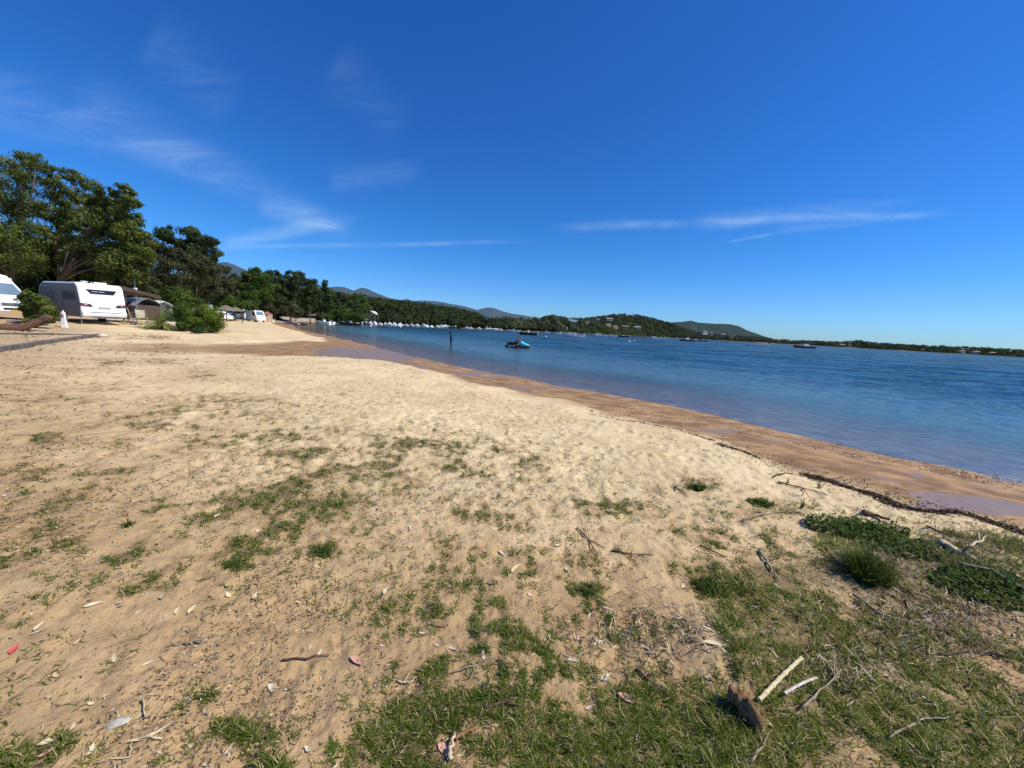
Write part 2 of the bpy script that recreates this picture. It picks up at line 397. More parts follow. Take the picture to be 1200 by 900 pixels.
soilc = t.mix(t.ramp(n1, .35, .65), (.56, .375, .185), (.43, .275, .125))
c = t.mix(t.math('MULTIPLY', a_s, .95), sand, soilc)
c = t.mix(t.math('MULTIPLY', t.ramp(n2, .42, .72), t.math('ADD', .22, t.math('MULTIPLY', a_s, .45))), c, (.27, .165, .085))
c = t.mix(t.math('MULTIPLY', t.ramp(n3, .5, .7), .42), c, t.mix(a_s, (.34, .235, .125), (.17, .105, .06)))
c = t.mix(t.math('MULTIPLY', t.ramp(n4, .56, .66), .30), c, (.80, .68, .48))
# organic crumbs: dark specks where grass and soil are
vor = t.n('ShaderNodeTexVoronoi', i_Vector=P, i_Scale=42., i_Randomness=1.).outputs['Distance']
spk = t.math('MULTIPLY', t.ramp(vor, .10, .22, 1, 0), t.ramp(t.noise(P, 9, 3), .45, .6))
c = t.mix(t.math('MULTIPLY', spk, t.math('ADD', .25, t.math('MULTIPLY', a_s, .5))), c, (.10, .062, .035))
c = t.mix(t.math('MULTIPLY', t.ramp(a_g, .32, .95), .66), c, t.mix(t.ramp(n3, .4, .6), (.085, .065, .03), (.15, .11, .055)))
# gravel strip by the timber kerb
vg = t.n('ShaderNodeTexVoronoi', i_Vector=P, i_Scale=14.)
c = t.mix(t.math('MULTIPLY', a_gr, .6), c, t.mix(t.ramp(vg.outputs['Color'], .3, .8), (.22, .125, .075), (.50, .34, .22)))
# damp and wet sand
wn_ = t.math('ADD', a_w, t.math('MULTIPLY', t.math('SUBTRACT', n1, .5), .5))
wcol = t.mix(t.ramp(t.noise(P, 1.6, 7, .68, scl=(1, 1.5, 1)), .38, .62), (.40, .245, .115), (.21, .115, .056))
wf = t.math('MULTIPLY', t.ramp(wn_, .12, .62), t.math('GREATER_THAN', a_w, .02))
c = t.mix(wf, c, wcol)
c = t.mix(t.ramp(t.math('ADD', a_d, t.math('MULTIPLY', t.math('SUBTRACT', t.noise(P, .7, 5, .6), .5), .7)), .2, .6), c, (.33, .20, .10))
pf = t.ramp(t.math('ADD', a_p, t.math('MULTIPLY', t.math('SUBTRACT', t.noise(P, 3., 6, .7), .5), .9)), .35, .80)
c = t.mix(pf, c, (.25, .165, .115))
c = t.mix(a_f, c, t.mix(t.ramp(n1, .4, .6), (.055, .06, .025), (.12, .10, .05)))
rg = t.mix(wf, (.95, .95, .95), (.75, .75, .75)); rg = t.mix(pf, rg, (.42, .42, .42))
hgt = t.math('ADD', t.math('MULTIPLY', n3, 1.0), t.math('MULTIPLY', n4, .35))
hgt = t.math('ADD', hgt, t.math('MULTIPLY', spk, .5))
bs = t.math('MULTIPLY', t.ramp(wf, 0, 1, .75, .2), t.ramp(pf, 0, 1, 1, .03))
bn = t.n('ShaderNodeBump', i_Strength=bs, i_Distance=.014, i_Height=hgt).outputs[0]
M_GROUND = t.out(t.pbr(c, rg, normal=bn, spec=t.ramp(pf, 0, 1, .18, .26)))
g = np.maximum(g, .9 * sstep(830, 900, px) * sstep(625, 680, py) * sstep(.33, .50, fbm(x * 1.7, y * 1.7, 4, 88)))
g_me = np_mesh('ground', np.stack([x, y, z], 1), Fc[:, ::-1], [M_GROUND], dict(wet=wet, puddle=pud, soil=soil, grass=g, gravel=grav, land=far, damp=damp), True)
tag(link('ground', g_me), kind='structure')

# ------------------------------------------------------------------ SEA
x, y, Fc, r = polar(2.5, 16000, 1.0052, 1.04, 260, 960, RAD(-80), RAD(85))
z, sea, low, ds, dd = fields(x, y)
dist = np.where(sea, ds, -ds)
def waves(x, y):
    wx = x + 1.2 * fbm(x * .25, y * .25, 2, 70); wy = y + 1.6 * fbm(x * .2, y * .2, 2, 71)
    h = (1 - np.abs(2 * vn(wx * .9, wy * 1.15, 72) - 1)) * .065 + (1 - np.abs(2 * vn(wx * 2.2 + 3, wy * 2.8, 73) - 1)) * .06 + fbm(wx * 5, wy * 8, 2, 74) * .022
    gust = .45 + 1.1 * fbm(x * .035, y * .07, 3, 75)
    return (h - .075) * gust
wz = waves(x, y) * (.12 + .88 * sstep(2, 16, dist)) * sstep(-.5, 1.5, dist) * np.interp(r, [0, 200, 800, 3000], [1, 1.1, 1.6, 0])
t = NT('sea_water'); P = t.geo(); D = t.attr('shore')
big = t.noise(P, .03, 3, .5, scl=(.5, 1.6, 1)); mid = t.noise(P, .16, 4, .6, scl=(.6, 1.8, 1))
chop = t.noise(P, .12, 10, .80, scl=(.55, 1.5, 1), dist=.3)
Dn = t.math('ADD', D, t.math('MULTIPLY', t.math('SUBTRACT', mid, .5), t.math('MULTIPLY', D, .7)))
c1 = t.mix(t.ramp(Dn, 0, 6), (.22, .17, .12), (.085, .145, .16))
c2 = t.mix(t.ramp(Dn, 4, 26), c1, (.015, .052, .09))
c3 = t.mix(t.math('MULTIPLY', t.ramp(big, .42, .62), t.ramp(D, 10, 60)), c2, (.007, .03, .062))
w1 = t.noise(P, 1.15, 4, .62, scl=(.75, 1.5, 1), dist=.4); w2 = t.noise(P, 4.6, 4, .6, scl=(.8, 1.4, 1), dist=.3); w3 = t.noise(P, 16, 3, .6, scl=(.9, 1.3, 1))
h = t.math('ADD', t.math('MULTIPLY', w1, t.ramp(D, 1, 30, .15, 1.)), t.math('MULTIPLY', w2, .34)); h = t.math('ADD', h, t.math('MULTIPLY', w3, t.ramp(D, 2, 20, .22, .10)))
bn = t.n('ShaderNodeBump', i_Strength=1., i_Distance=t.ramp(D, 0, 12, .045, .07), i_Height=h).outputs[0]
sw = t.math('MULTIPLY', t.math('MULTIPLY', t.ramp(D, -.05, .10), t.ramp(D, .14, .5, 1, 0)), t.ramp(t.noise(P, 2.5, 6, .7), .45, .62))
dark = t.ramp(chop, .46, .56); deep = t.ramp(D, 2, 35, .12, .75)
c3 = t.mix(t.math('MULTIPLY', dark, deep), c3, t.mix(1., c3, (.28, .40, .52), 'MULTIPLY'))  # dark sides of the chop painted into the water colour
c3 = t.mix(t.math('MULTIPLY', sw, .8), c3, (.55, .50, .46))
dif = t.n('ShaderNodeBsdfDiffuse', i_Color=c3).outputs[0]
tr = t.n('ShaderNodeBsdfTransparent', i_Color=(.70, .74, .76)).outputs[0]
ms1 = t.n('ShaderNodeMixShader'); t.set(ms1.inputs[0], t.math('MAXIMUM', t.ramp(D, -.1, 9, .02, .97), t.math('MULTIPLY', sw, .55))); t.set(ms1.inputs[1], tr); t.set(ms1.inputs[2], dif)
gl = t.n('ShaderNodeBsdfGlossy', i_Color=(.84, .80, .74), i_Roughness=t.ramp(D, 0, 80, .05, .14), i_Normal=bn).outputs[0]
fr = t.n('ShaderNodeFresnel', i_IOR=1.33, i_Normal=bn).outputs[0]
fr = t.math('MINIMUM', t.math('MULTIPLY', fr, t.ramp(D, 0, 40, .72, .52)), .50)
fr = t.math('MULTIPLY', fr, t.math('SUBTRACT', 1., t.math('MULTIPLY', dark, t.math('MULTIPLY', deep, .75))))
ms2 = t.n('ShaderNodeMixShader'); t.set(ms2.inputs[0], fr); t.set(ms2.inputs[1], ms1.outputs[0]); t.set(ms2.inputs[2], gl)
M_SEA = t.out(ms2.outputs[0])
tag(link('sea', np_mesh('sea', np.stack([x, y, wz], 1), Fc[:, ::-1], [M_SEA], dict(shore=dist), True)), kind='structure')

# ------------------------------------------------------------------ HILLS
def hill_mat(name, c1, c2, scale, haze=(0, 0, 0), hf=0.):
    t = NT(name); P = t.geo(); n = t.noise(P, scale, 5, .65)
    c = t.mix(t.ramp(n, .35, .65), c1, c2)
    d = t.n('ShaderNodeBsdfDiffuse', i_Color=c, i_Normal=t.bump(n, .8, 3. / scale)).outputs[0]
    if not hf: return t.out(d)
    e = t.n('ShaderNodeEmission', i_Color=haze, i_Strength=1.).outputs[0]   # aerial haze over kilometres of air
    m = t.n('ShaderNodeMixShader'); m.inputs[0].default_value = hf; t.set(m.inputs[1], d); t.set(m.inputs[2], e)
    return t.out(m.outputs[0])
class Strip:
    """a ridge: foot line at sea level, crest height from its outline as seen from the beach"""
    def __init__(s, crest, Y1, dY, drop=0., bulge=1.0):
        s.cx = [p[0] for p in crest]; s.cy = [p[1] for p in crest]; s.Y1 = Y1; s.dY = dY; s.drop = drop; s.b = bulge
    def y1(s, px): return float(np.interp(px, [p[0] for p in s.Y1], [p[1] for p in s.Y1]))
    def dy(s, px): return float(np.interp(px, [p[0] for p in s.dY], [p[1] for p in s.dY]))
    def point(s, px, v):
        Ya = s.y1(px); Yc = Ya + s.dy(px); c = at(px, float(np.interp(px, s.cx, s.cy)), Yc)
        zc = max(c.z - s.drop * s.dropf(px), 1.2); Y = Ya + (Yc - Ya) * v
        a = (px - 600) / F
        base = at(px, 390, Y)
        zz = zc * (1 - abs(1 - v) ** (1.7 * s.b)) if v <= 1 else zc * max(0, 1 - (v - 1) ** 1.3 * 1.2)
        return Vector((base.x, Y, max(.4, zz)))
    def dropf(s, px): return 1.0
    def solve(s, px, py):
        best = None
        for k in range(1, 60):
            v = k / 60; p = s.point(px, v); q = project(np.array([p[:]]))
            e = abs(q[1][0] - py)
            if best is None or e < best[0]: best = (e, p, v)
        return best[1]
    def mesh(s, name, mat, x0, x1, nx, rough):
        vs = []; vv = [0, .08, .18, .3, .42, .55, .68, .8, .9, 1, 1.15, 1.4, 1.8]
        xs = np.linspace(x0, x1, nx)
        for px_ in xs:
            for j, v_ in enumerate(vv):
                p = s.point(px_, v_)
                k = rough * (fbm(np.array([px_ * .09]), np.array([v_ * 3.]), 3, 5)[0] - .5) * (v_ * (1 if v_ < 1 else 0) * (1 - v_) * 4 if v_ < 1 else 0)
                vs.append((p.x, p.y, p.z + k * max(p.z, 1)))
        m = len(vv); q = (np.arange(nx - 1)[:, None] * m + np.arange(m - 1)[None, :])
        Fq = np.stack([q, q + m, q + m + 1, q + 1], -1).reshape(-1, 4)
        return tag(link(name, np_mesh(name, np.array(vs), Fq, [mat], None, True)), kind='structure')
shoreY = [(-700, 60), (-300, 70), (100, 90), (260, 105), (330, 110), (355, 125), (400, 150), (430, 178), (484, 200), (546, 232), (600, 268), (652, 345), (690, 492), (733, 665), (784, 815), (866, 795), (974, 755), (1102, 700), (1285, 615), (1700, 430), (2400, 300)]
main = Strip([(-700, 270), (-200, 310), (0, 320), (200, 325), (262, 330), (300, 333), (380, 340), (400, 343), (420, 344), (440, 348), (470, 351), (500, 354), (520, 357), (545, 362), (560, 366), (585, 370), (605, 371), (628, 371.6), (646, 368.5), (657, 370.5), (681, 371.6), (708, 369), (719, 367), (738, 366.6), (751, 369), (769, 373), (785, 377.5), (802, 383.5), (817, 387.6), (853, 391.5), (890, 394), (908, 396), (963, 398), (985, 398.4), (1007, 397), (1026, 399), (1053, 401.5), (1090, 402.5), (1127, 404), (1154, 405.5), (1200, 408), (1400, 419), (1900, 447), (2400, 470)],
             shoreY, [(-700, 150), (300, 150), (430, 130), (560, 170), (620, 260), (733, 420), (800, 330), (870, 160), (1000, 120), (1300, 110), (2400, 100)], 8.5)
M_WOODFLOOR = hill_mat('wooded_hillside', (.022, .032, .012), (.05, .06, .025), .05)
main.mesh('wooded_hillside', M_WOODFLOOR, -700, 2300, 900, .12)
second = Strip([(700, 389), (760, 381), (780, 378.5), (789, 377.5), (798, 377), (808, 375.6), (817, 378), (840, 379.5), (855, 380), (864, 382), (875, 387), (894, 393.5), (910, 398), (940, 403)], [(600, 1500), (1000, 1500)], [(600, 500), (1000, 500)])
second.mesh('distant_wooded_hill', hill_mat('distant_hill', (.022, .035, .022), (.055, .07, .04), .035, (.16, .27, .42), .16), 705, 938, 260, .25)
mts = [(60, 335), (150, 318), (215, 322), (240, 318), (252, 313), (262, 308.5), (271, 308), (278, 310), (288, 315), (296, 318.5), (310, 322), (330, 330), (350, 330), (365, 331), (376, 334), (386, 337), (395, 336), (404, 336.5), (414, 341), (424, 337), (430, 338), (442, 344), (452, 348), (462, 351), (468, 352), (476, 350.5), (484, 353), (497, 352), (508, 353), (520, 354.5), (530, 357), (540, 358.5), (550, 361), (558, 363), (569, 360.5), (577, 361), (588, 365), (600, 368), (612, 369.5), (622, 371.5), (645, 374), (700, 380), (760, 388)]
mount = Strip(mts, [(0, 3200), (800, 3800)], [(0, 1500), (800, 1500)])
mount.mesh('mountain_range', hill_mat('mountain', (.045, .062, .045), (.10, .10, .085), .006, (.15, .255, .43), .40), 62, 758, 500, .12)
# ------------------------------------------------------------------ GRASS, LITTER, LEAVES on the beach
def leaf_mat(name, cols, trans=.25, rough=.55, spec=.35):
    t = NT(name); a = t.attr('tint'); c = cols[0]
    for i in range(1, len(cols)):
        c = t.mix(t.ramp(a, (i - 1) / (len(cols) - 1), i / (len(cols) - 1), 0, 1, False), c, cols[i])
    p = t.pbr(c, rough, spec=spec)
    if not trans: return t.out(p)
    tl = t.n('ShaderNodeBsdfTranslucent', i_Color=c).outputs[0]
    m = t.n('ShaderNodeMixShader'); m.inputs[0].default_value = trans; t.set(m.inputs[1], p); t.set(m.inputs[2], tl)
    return t.out(m.outputs[0])
M_GRASS = leaf_mat('grass', [(.046, .080, .008), (.095, .135, .014), (.17, .19, .028), (.33, .25, .10), (.60, .49, .27)], .3, .7, .15)
def blades(name, x, y, z, L, Wd, tint, lean=(.2, 1.1), mat=None, stuff='grass'):
    n = len(x); az = rng.uniform(0, 6.283, n); th = rng.uniform(lean[0], lean[1], n); cu = rng.uniform(.1, .6, n)
    dx, dy = np.cos(az), np.sin(az); sx, sy = -dy, dx
    def pt(f):
        a = th + cu * f; return x + dx * np.sin(a) * L * f, y + dy * np.sin(a) * L * f, z + np.cos(a) * L * f - .004
    V = np.zeros((n, 6, 3))
    for j, (f, w) in enumerate(((0, 1.), (.55, .75), (1., .12))):
        px_, py_, pz_ = pt(f)
        for k, sgn in enumerate((-1, 1)):
            V[:, j * 2 + k] = np.stack([px_ + sx * Wd * w * sgn * .5, py_ + sy * Wd * w * sgn * .5, np.maximum(pz_, z + .002 + .003 * f)], -1)
    b = np.arange(n)[:, None, None] * 6; Fc = (b + np.array([[0, 1, 3, 2], [2, 3, 5, 4]])[None]).reshape(-1, 4)
    return np_mesh(name, V.reshape(-1, 3), Fc, [mat or M_GRASS], dict(tint=np.repeat(tint, 6)))
N = 1100000
rr = np.exp(rng.uniform(math.log(.75), math.log(34), N)); aa = rng.uniform(RAD(-68), RAD(68), N)
gx, gy = rr * np.sin(aa), rr * np.cos(aa)
# tufts: pull blades toward nearby tuft centres
cell = (.04 + .012 * rr) * 1.2
ci, cj = np.floor(gx / cell).astype(np.int64), np.floor(gy / cell).astype(np.int64)
tx, ty = (ci + _h(ci, cj, 91)) * cell, (cj + _h(ci, cj, 92)) * cell
pull = rng.uniform(0, .75, N); gx = gx + (tx - gx) * pull; gy = gy + (ty - gy) * pull
z0, sea, low, ds, dd = fields(gx, gy)
gd = grass_density(gx, gy, np.where(z0 < .2, .35, z0))
keep = (rng.random(N) < gd ** .95 * .9) & ~low & (dd > .25) & (_h(ci, cj, 93) < .25 + gd)
gx, gy, rr, gd, tx, ty = gx[keep], gy[keep], rr[keep], gd[keep], tx[keep], ty[keep]
hz = full_height(gx, gy)[0]
pxx, pyy = project(np.stack([gx, gy, hz], 1))
L = (.010 + .034 * rng.random(len(gx)) ** 1.6) * (.7 + .6 * gd) * (1 + .35 * (pxx > 830)); Wd = (.0016 + .0011 * rr) * rng.uniform(.7, 1.3, len(gx)); Wd = np.minimum(Wd, .02)
tn = np.clip(.34 * fbm(gx * 5, gy * 5, 2, 21) + rng.normal(.12, .10, len(gx)) + np.where(rng.random(len(gx)) < .17, .62, 0) + .10 * (pxx > 880) + .3 * (gd < .3) * rng.random(len(gx)), 0, 1)
tag(link('grass', blades('grass', gx, gy, hz, L, Wd, tn, (.25, 1.25))), kind='stuff')
print('blades', len(gx))
# taller thin sprigs scattered over the sand (countless, low)
N = 5200
rr = np.exp(rng.uniform(math.log(1.6), math.log(16), N)); aa = rng.uniform(RAD(-62), RAD(60), N); sx_, sy_ = rr * np.sin(aa), rr * np.cos(aa)
z0, sea, low, ds, dd = fields(sx_, sy_)
ok = ~low & (dd > .5) & (fbm(sx_ * .9, sy_ * .9, 3, 33) > .44); sx_, sy_, rr = sx_[ok], sy_[ok], rr[ok]
k = 6; jx = np.repeat(sx_, k) + rng.normal(0, .012, len(sx_) * k) * np.repeat(rr, k) ** .5; jy = np.repeat(sy_, k) + rng.normal(0, .012, len(sx_) * k) * np.repeat(rr, k) ** .5
jr = np.repeat(rr, k)
tag(link('seedlings', blades('seedlings', jx, jy, full_height(jx, jy)[0], rng.uniform(.015, .05, len(jx)), .0012 + .0011 * jr, np.clip(rng.normal(.25, .22, len(jx)), 0, 1), (.3, 1.3))), kind='stuff')

# fine litter: dark crumbs, bark flecks, dry straw lying flat
M_LITTER = leaf_mat('litter', [(.045, .028, .017), (.11, .07, .04), (.24, .16, .09), (.42, .31, .18), (.72, .62, .45)], 0, .8, .2)
def flecks(name, x, y, L, Wd, tint, tilt=.25):
    n = len(x); z = full_height(x, y)[0]; az = rng.uniform(0, 6.283, n)
    dx, dy = np.cos(az) * L * .5, np.sin(az) * L * .5; sx, sy = -np.sin(az) * Wd * .5, np.cos(az) * Wd * .5
    tz = rng.normal(0, tilt, n) * L * .5; up = .003 + np.abs(tz) * .6 + .5 * Wd * rng.random(n)
    cv = rng.normal(0, .18, n)
    V = np.zeros((n, 6, 3))
    for j, (f, w, b) in enumerate(((-1, .25, 0), (0, 1, 1), (1, .2, 0))):
        ox = -np.sin(az) * L * cv * b; oy = np.cos(az) * L * cv * b
        for kk, s in enumerate((-1, 1)):
            V[:, j * 2 + kk] = np.stack([x + dx * f + sx * w * s + ox, y + dy * f + sy * w * s + oy, z + up + tz * f + (s * .3 * Wd * w)], -1)
    b = np.arange(n)[:, None, None] * 6; Fc = (b + np.array([[0, 1, 3, 2], [2, 3, 5, 4]])[None]).reshape(-1, 4)
    return np_mesh(name, V.reshape(-1, 3), Fc, [M_LITTER], dict(tint=np.repeat(tint, 6)))
N = 100000
rr = np.exp(rng.uniform(math.log(.8), math.log(28), N)); aa = rng.uniform(RAD(-66), RAD(64), N); lx, ly = rr * np.sin(aa), rr * np.cos(aa)
z0, sea, low, ds, dd = fields(lx, ly)
lpx, lpy = project(np.stack([lx, ly, np.full(N, .38)], 1)); gl_ = grass_density(lx, ly, np.full(N, .38))
soily = np.clip(sstep(520, 760, lpy - .1 * (lpx - 500)) + .4 * sstep(450, 50, lpx) + 1.2 * sstep(850, 980, lpx) * sstep(590, 650, lpy), 0.10, 1.3)
ok = ~low & (dd > .2) & (rng.random(N) < .80 * soily * (.10 + 1.3 * sstep(.46, .62, fbm(lx * 1.7, ly * 1.7, 4, 55))))
lx, ly, rr = lx[ok], ly[ok], rr[ok]; n = len(lx)
tn = np.where(rng.random(n) < .72, rng.uniform(.08, .62, n), rng.uniform(.5, .95, n))
tag(link('leaf_litter', flecks('leaf_litter', lx, ly, (.005 + .003 * rr) * rng.uniform(.7, 2.4, n), (.0018 + .0013 * rr) * rng.uniform(.6, 1.4, n), tn)), kind='stuff')
# straw heap of the right-hand bank
N = 6500
cx = rng.normal(0, 1, N); cy = rng.normal(0, 1, N)
sel = rng.choice(5, N, p=[.4, .2, .2, .1, .1]); cents = [(1110, 720, 60, 26), (1060, 660, 40, 14), (1150, 640, 50, 14), (980, 790, 40, 20), (745, 760, 60, 24)]
qx = np.array([cents[i][0] for i in sel]) + cx * np.array([cents[i][2] for i in sel]); qy = np.array([cents[i][1] for i in sel]) + cy * np.array([cents[i][3] for i in sel])
d_ = np.array([ray(a, b)[:] for a, b in zip(qx, qy)]); tt = (.38 - CAM_H) / d_[:, 2]; hx, hy = d_[:, 0] * tt, d_[:, 1] * tt
f_ = fields(hx, hy); ok = ~f_[2] & (f_[4] > .15) & (hy > .5); hx, hy = hx[ok], hy[ok]; n = len(hx)
tn = np.where(rng.random(n) < .45, rng.uniform(.1, .5, n), rng.uniform(.55, 1, n))
tag(link('dry_straw', flecks('dry_straw', hx, hy, rng.uniform(.02, .09, n), rng.uniform(.002, .006, n), tn, .4)), kind='stuff')

# wrack line of dead seagrass along the edge of the dry sand
wr_px = [(700, 482), (750, 496), (800, 507), (835, 516), (870, 526), (905, 534), (935, 543), (970, 553), (1000, 563), (1040, 577), (1080, 592), (1120, 607), (1160, 618), (1200, 628), (1260, 645)]
n = 420000; qx = rng.uniform(690, 1290, n); qy = np.interp(qx, [a for a, b in wr_px], [b for a, b in wr_px]) + rng.uniform(-24, 24, n)
d_ = np.array(fwd) + np.array(Rv) * ((qx - 600) / F)[:, None] - np.array(Uv) * ((qy - 450) / F)[:, None]; tt = (.22 - CAM_H) / d_[:, 2]; hx, hy = d_[:, 0] * tt, d_[:, 1] * tt
f_ = fields(hx, hy); s_ = np.where(f_[2], 1., -1.) * f_[4]; along = (qx - 690) / 500
wid = (.012 + .065 * along) * (.35 + 1.5 * fbm(hx * 1.3, hy * 1.3, 3, 14)); p_ = np.exp(-((s_ - .02) / wid) ** 2) * (.25 + .75 * along) * sstep(.36, .5, fbm(hx * 2.1, hy * 2.1, 3, 12)) + .012 * np.exp(-((s_ - .1) / .35) ** 2)
ok = rng.random(n) < p_; hx, hy, al = hx[ok], hy[ok], along[ok]; n = len(hx); print('wrack', n)
me = flecks('seaweed', hx, hy, rng.uniform(.015, .06, n), rng.uniform(.005, .014, n), np.where(rng.random(n) < .93, rng.uniform(0, .16, n), rng.uniform(.6, 1, n)), .3)
tag(link('seaweed', me), kind='stuff')
n = 900; ti = rng.uniform(0, 1, n); qx = 560 + 640 * ti; qy = 436 + (qx - 560) * .185 + rng.uniform(-2, 16, n)
d_ = np.array([ray(a, b)[:] for a, b in zip(qx, qy)]); tt = (.12 - CAM_H) / d_[:, 2]; hx, hy = d_[:, 0] * tt, d_[:, 1] * tt
tag(link('shell_grit', flecks('shell_grit', hx, hy, rng.uniform(.01, .05, n), rng.uniform(.008, .02, n), rng.choice([0, .05, .95], n, p=[.5, .2, .3]), .2)), kind='stuff')

# -------- single dry leaves, one object each
def leaf_mesh(name, L, Wd, curl, mat, lobes=False):
    ns = 9; vs = []; fs = []
    for i in range(ns):
        f = i / (ns - 1); w = Wd * math.sin(math.pi * min(1, f * 1.05 + .02)) ** .75 * (1 if f < .98 else .05); x_ = (f - .5) * L; bend = .10 * L * math.sin(f * 3.0)
        zz = curl * L * ((f - .5) ** 2) * 1.6
        for s, h_ in ((-1, .30), (-.5, .10), (0, 0), (.5, .10), (1, .30)):
            vs.append((x_, bend + s * w * .5, zz + h_ * w * .8 + .003))
    for i in range(ns - 1):
        for k in range(4): a = i * 5 + k; fs.append((a, a + 1, a + 6, a + 5))
    mb = MB(); mb.add(vs, fs); me = bpy.data.meshes.new(name); me.from_pydata(mb.v, [], mb.f); me.materials.append(mat)
    for p in me.polygons: p.use_smooth = True
    return me
def leafm(name, c1, c2):
    t = NT(name); o = t.obj(); n = t.noise(o, 60, 4); sp = t.noise(o, 220, 2)
    c = t.mix(t.ramp(n, .35, .65), c1, c2); c = t.mix(t.math('MULTIPLY', t.ramp(sp, .6, .72), .7), c, tuple(q * .35 for q in c1))
    return t.out(t.pbr(c, .6, normal=t.bump(n, .4, .002), spec=.3))
LM = dict(cream=leafm('leaf_cream', (.70, .60, .40), (.60, .48, .28)), white=leafm('leaf_white', (.66, .59, .44), (.54, .46, .31)), brown=leafm('leaf_brown', (.22, .12, .06), (.32, .19, .10)),
          pink=leafm('leaf_pink', (.55, .26, .20), (.62, .36, .26)), red=leafm('leaf_red', (.50, .07, .07), (.62, .13, .10)), grey=leafm('leaf_grey', (.52, .45, .34), (.38, .32, .24)), orange=leafm('leaf_orange', (.55, .25, .07), (.42, .18, .06)))
meshes = {}
def leaf(px_, py_, kind, Lpx, ang, label, group=None, wr_=.26, name='dry_leaf', curl=.35):
    p = on_ground(px_, py_); sc = (p - CAMP).dot(fwd) / F * Lpx
    key = (kind, round(wr_, 2), round(curl, 2))
    if key not in meshes: meshes[key] = leaf_mesh('dry_leaf', 1, wr_, curl, LM[kind])
    o = link(name, meshes[key]); o.location = p + Vector((0, 0, .003)); o.scale = (sc, sc, sc * .8)
    e = .03; nx = -(gz(p.x + e, p.y) - gz(p.x - e, p.y)) / (2 * e); ny = -(gz(p.x, p.y + e) - gz(p.x, p.y - e)) / (2 * e)
    q = Vector((nx, ny, 1)).to_track_quat('Z', 'Y'); o.rotation_euler = (q.to_matrix() @ Matrix.Rotation(RAD(ang), 3, 'Z')).to_euler()
    return tag(o, label, 'leaf', group)
big = [
 (18, 762, 'red', 17, 5, 'bright red fallen leaf on the sand at the left edge', .40), (708, 795, 'white', 17, 80, 'upright pale oval leaf at the edge of the green turf', .42), (698, 755, 'white', 13, 60, 'white curled leaf above the pale oval leaf on bare sand', .40),
 (672, 776, 'grey', 16, -60, 'grey dry leaf stuck slantwise in sand above the turf', .3), (175, 862, 'cream', 42, 12, 'long cream eucalyptus leaf by the grey stone at lower left', .16), (110, 710, 'cream', 17, -5, 'pale straight leaf lying alone on sand at left', .30),
 (47, 735, 'cream', 17, -3, 'pale leaf above the red leaf', .28), (226, 715, 'cream', 13, 85, 'small cream leaf standing on edge near a short twig', .4), (268, 698, 'cream', 10, 50, 'small yellowish leaf below the curled twig', .5),
 (860, 887, 'white', 18, 35, 'chalk white curled leaf in the grass below the bark chunk', .45), (418, 777, 'pink', 20, 10, 'pink faded leaf on brown sand left of centre', .4), (317, 808, 'white', 14, 30, 'greyish white leaf on sand above the lower grass', .5),
 (515, 735, 'brown', 17, -65, 'brown rolled leaf beside a cream one near the middle patch', .3), (530, 762, 'cream', 18, 50, 'cream leaf leaning on a brown rolled one', .22), (497, 742, 'cream', 14, -50, 'narrow pale leaf left of the brown rolled leaf', .25),
 (733, 820, 'pink', 18, 5, 'pinkish curled leaf lying in the green turf', .4), (772, 830, 'orange', 13, -40, 'orange brown leaf in the turf right of the pink one', .5), (690, 830, 'grey', 14, 30, 'grey white leaf flake in the middle of the turf', .4),
 (519, 880, 'pink', 16, -40, 'brownish pink leaf in the turf by the pale upright stick', .6), (55, 872, 'cream', 16, 30, 'pale broken leaf in the lower left corner', .4), (55, 883, 'pink', 16, -60, 'pink leaf fragment next to the pale broken leaf', .4),
 (110, 877, 'cream', 14, -10, 'short cream leaf near the bottom left grass', .35), (838, 757, 'cream', 26, 10, 'long pale leaf on the earth mound above the bark chunk', .2), (850, 850, 'grey', 24, -85, 'grey leaf leaning on the shadowed side of the bark chunk', .3),
 (868, 868, 'cream', 26, -50, 'cream pointed leaf below the bark chunk', .25), (480, 620, 'cream', 14, 65, 'pale leaf standing on the sand in the middle', .25), (588, 650, 'white', 14, 70, 'white leaf on edge on mid sand', .3),
 (665, 668, 'white', 10, 45, 'small white shard of leaf right of the sand hollow', .4), (1150, 765, 'cream', 24, -5, 'wide cream leaf on dark litter at the right', .25), (1010, 820, 'white', 14, 10, 'white leaf on bare soil right of the bone white sticks', .4),
 (605, 668, 'cream', 24, -25, 'pale crooked leaf on the mid sand', .15), (255, 605, 'cream', 9, 5, 'tiny pale leaf beside green tuft at left', .4), (655, 640, 'cream', 9, 60, 'tiny cream leaf on sand near the two dark twigs', .4), (300, 700, 'cream', 14, -8, 'pale leaf by a dry tangle on the left sand', .35), (545, 600, 'brown', 12, 20, 'dark brown leaf flat on the pale sand', .4)]
for (a, b, k_, l_, an, lb, w_) in big: leaf(a, b, k_, l_, an, lb, None, w_)
n_more = 0; tries = 0
kinds = [('cream', 'small cream dry leaf lying loose on the beach'), ('white', 'small bleached white leaf lying loose on the beach'), ('brown', 'small dark brown leaf lying loose on the beach'), ('pink', 'small faded pink leaf lying loose on the beach'), ('grey', 'small grey dry leaf lying loose on the beach')]
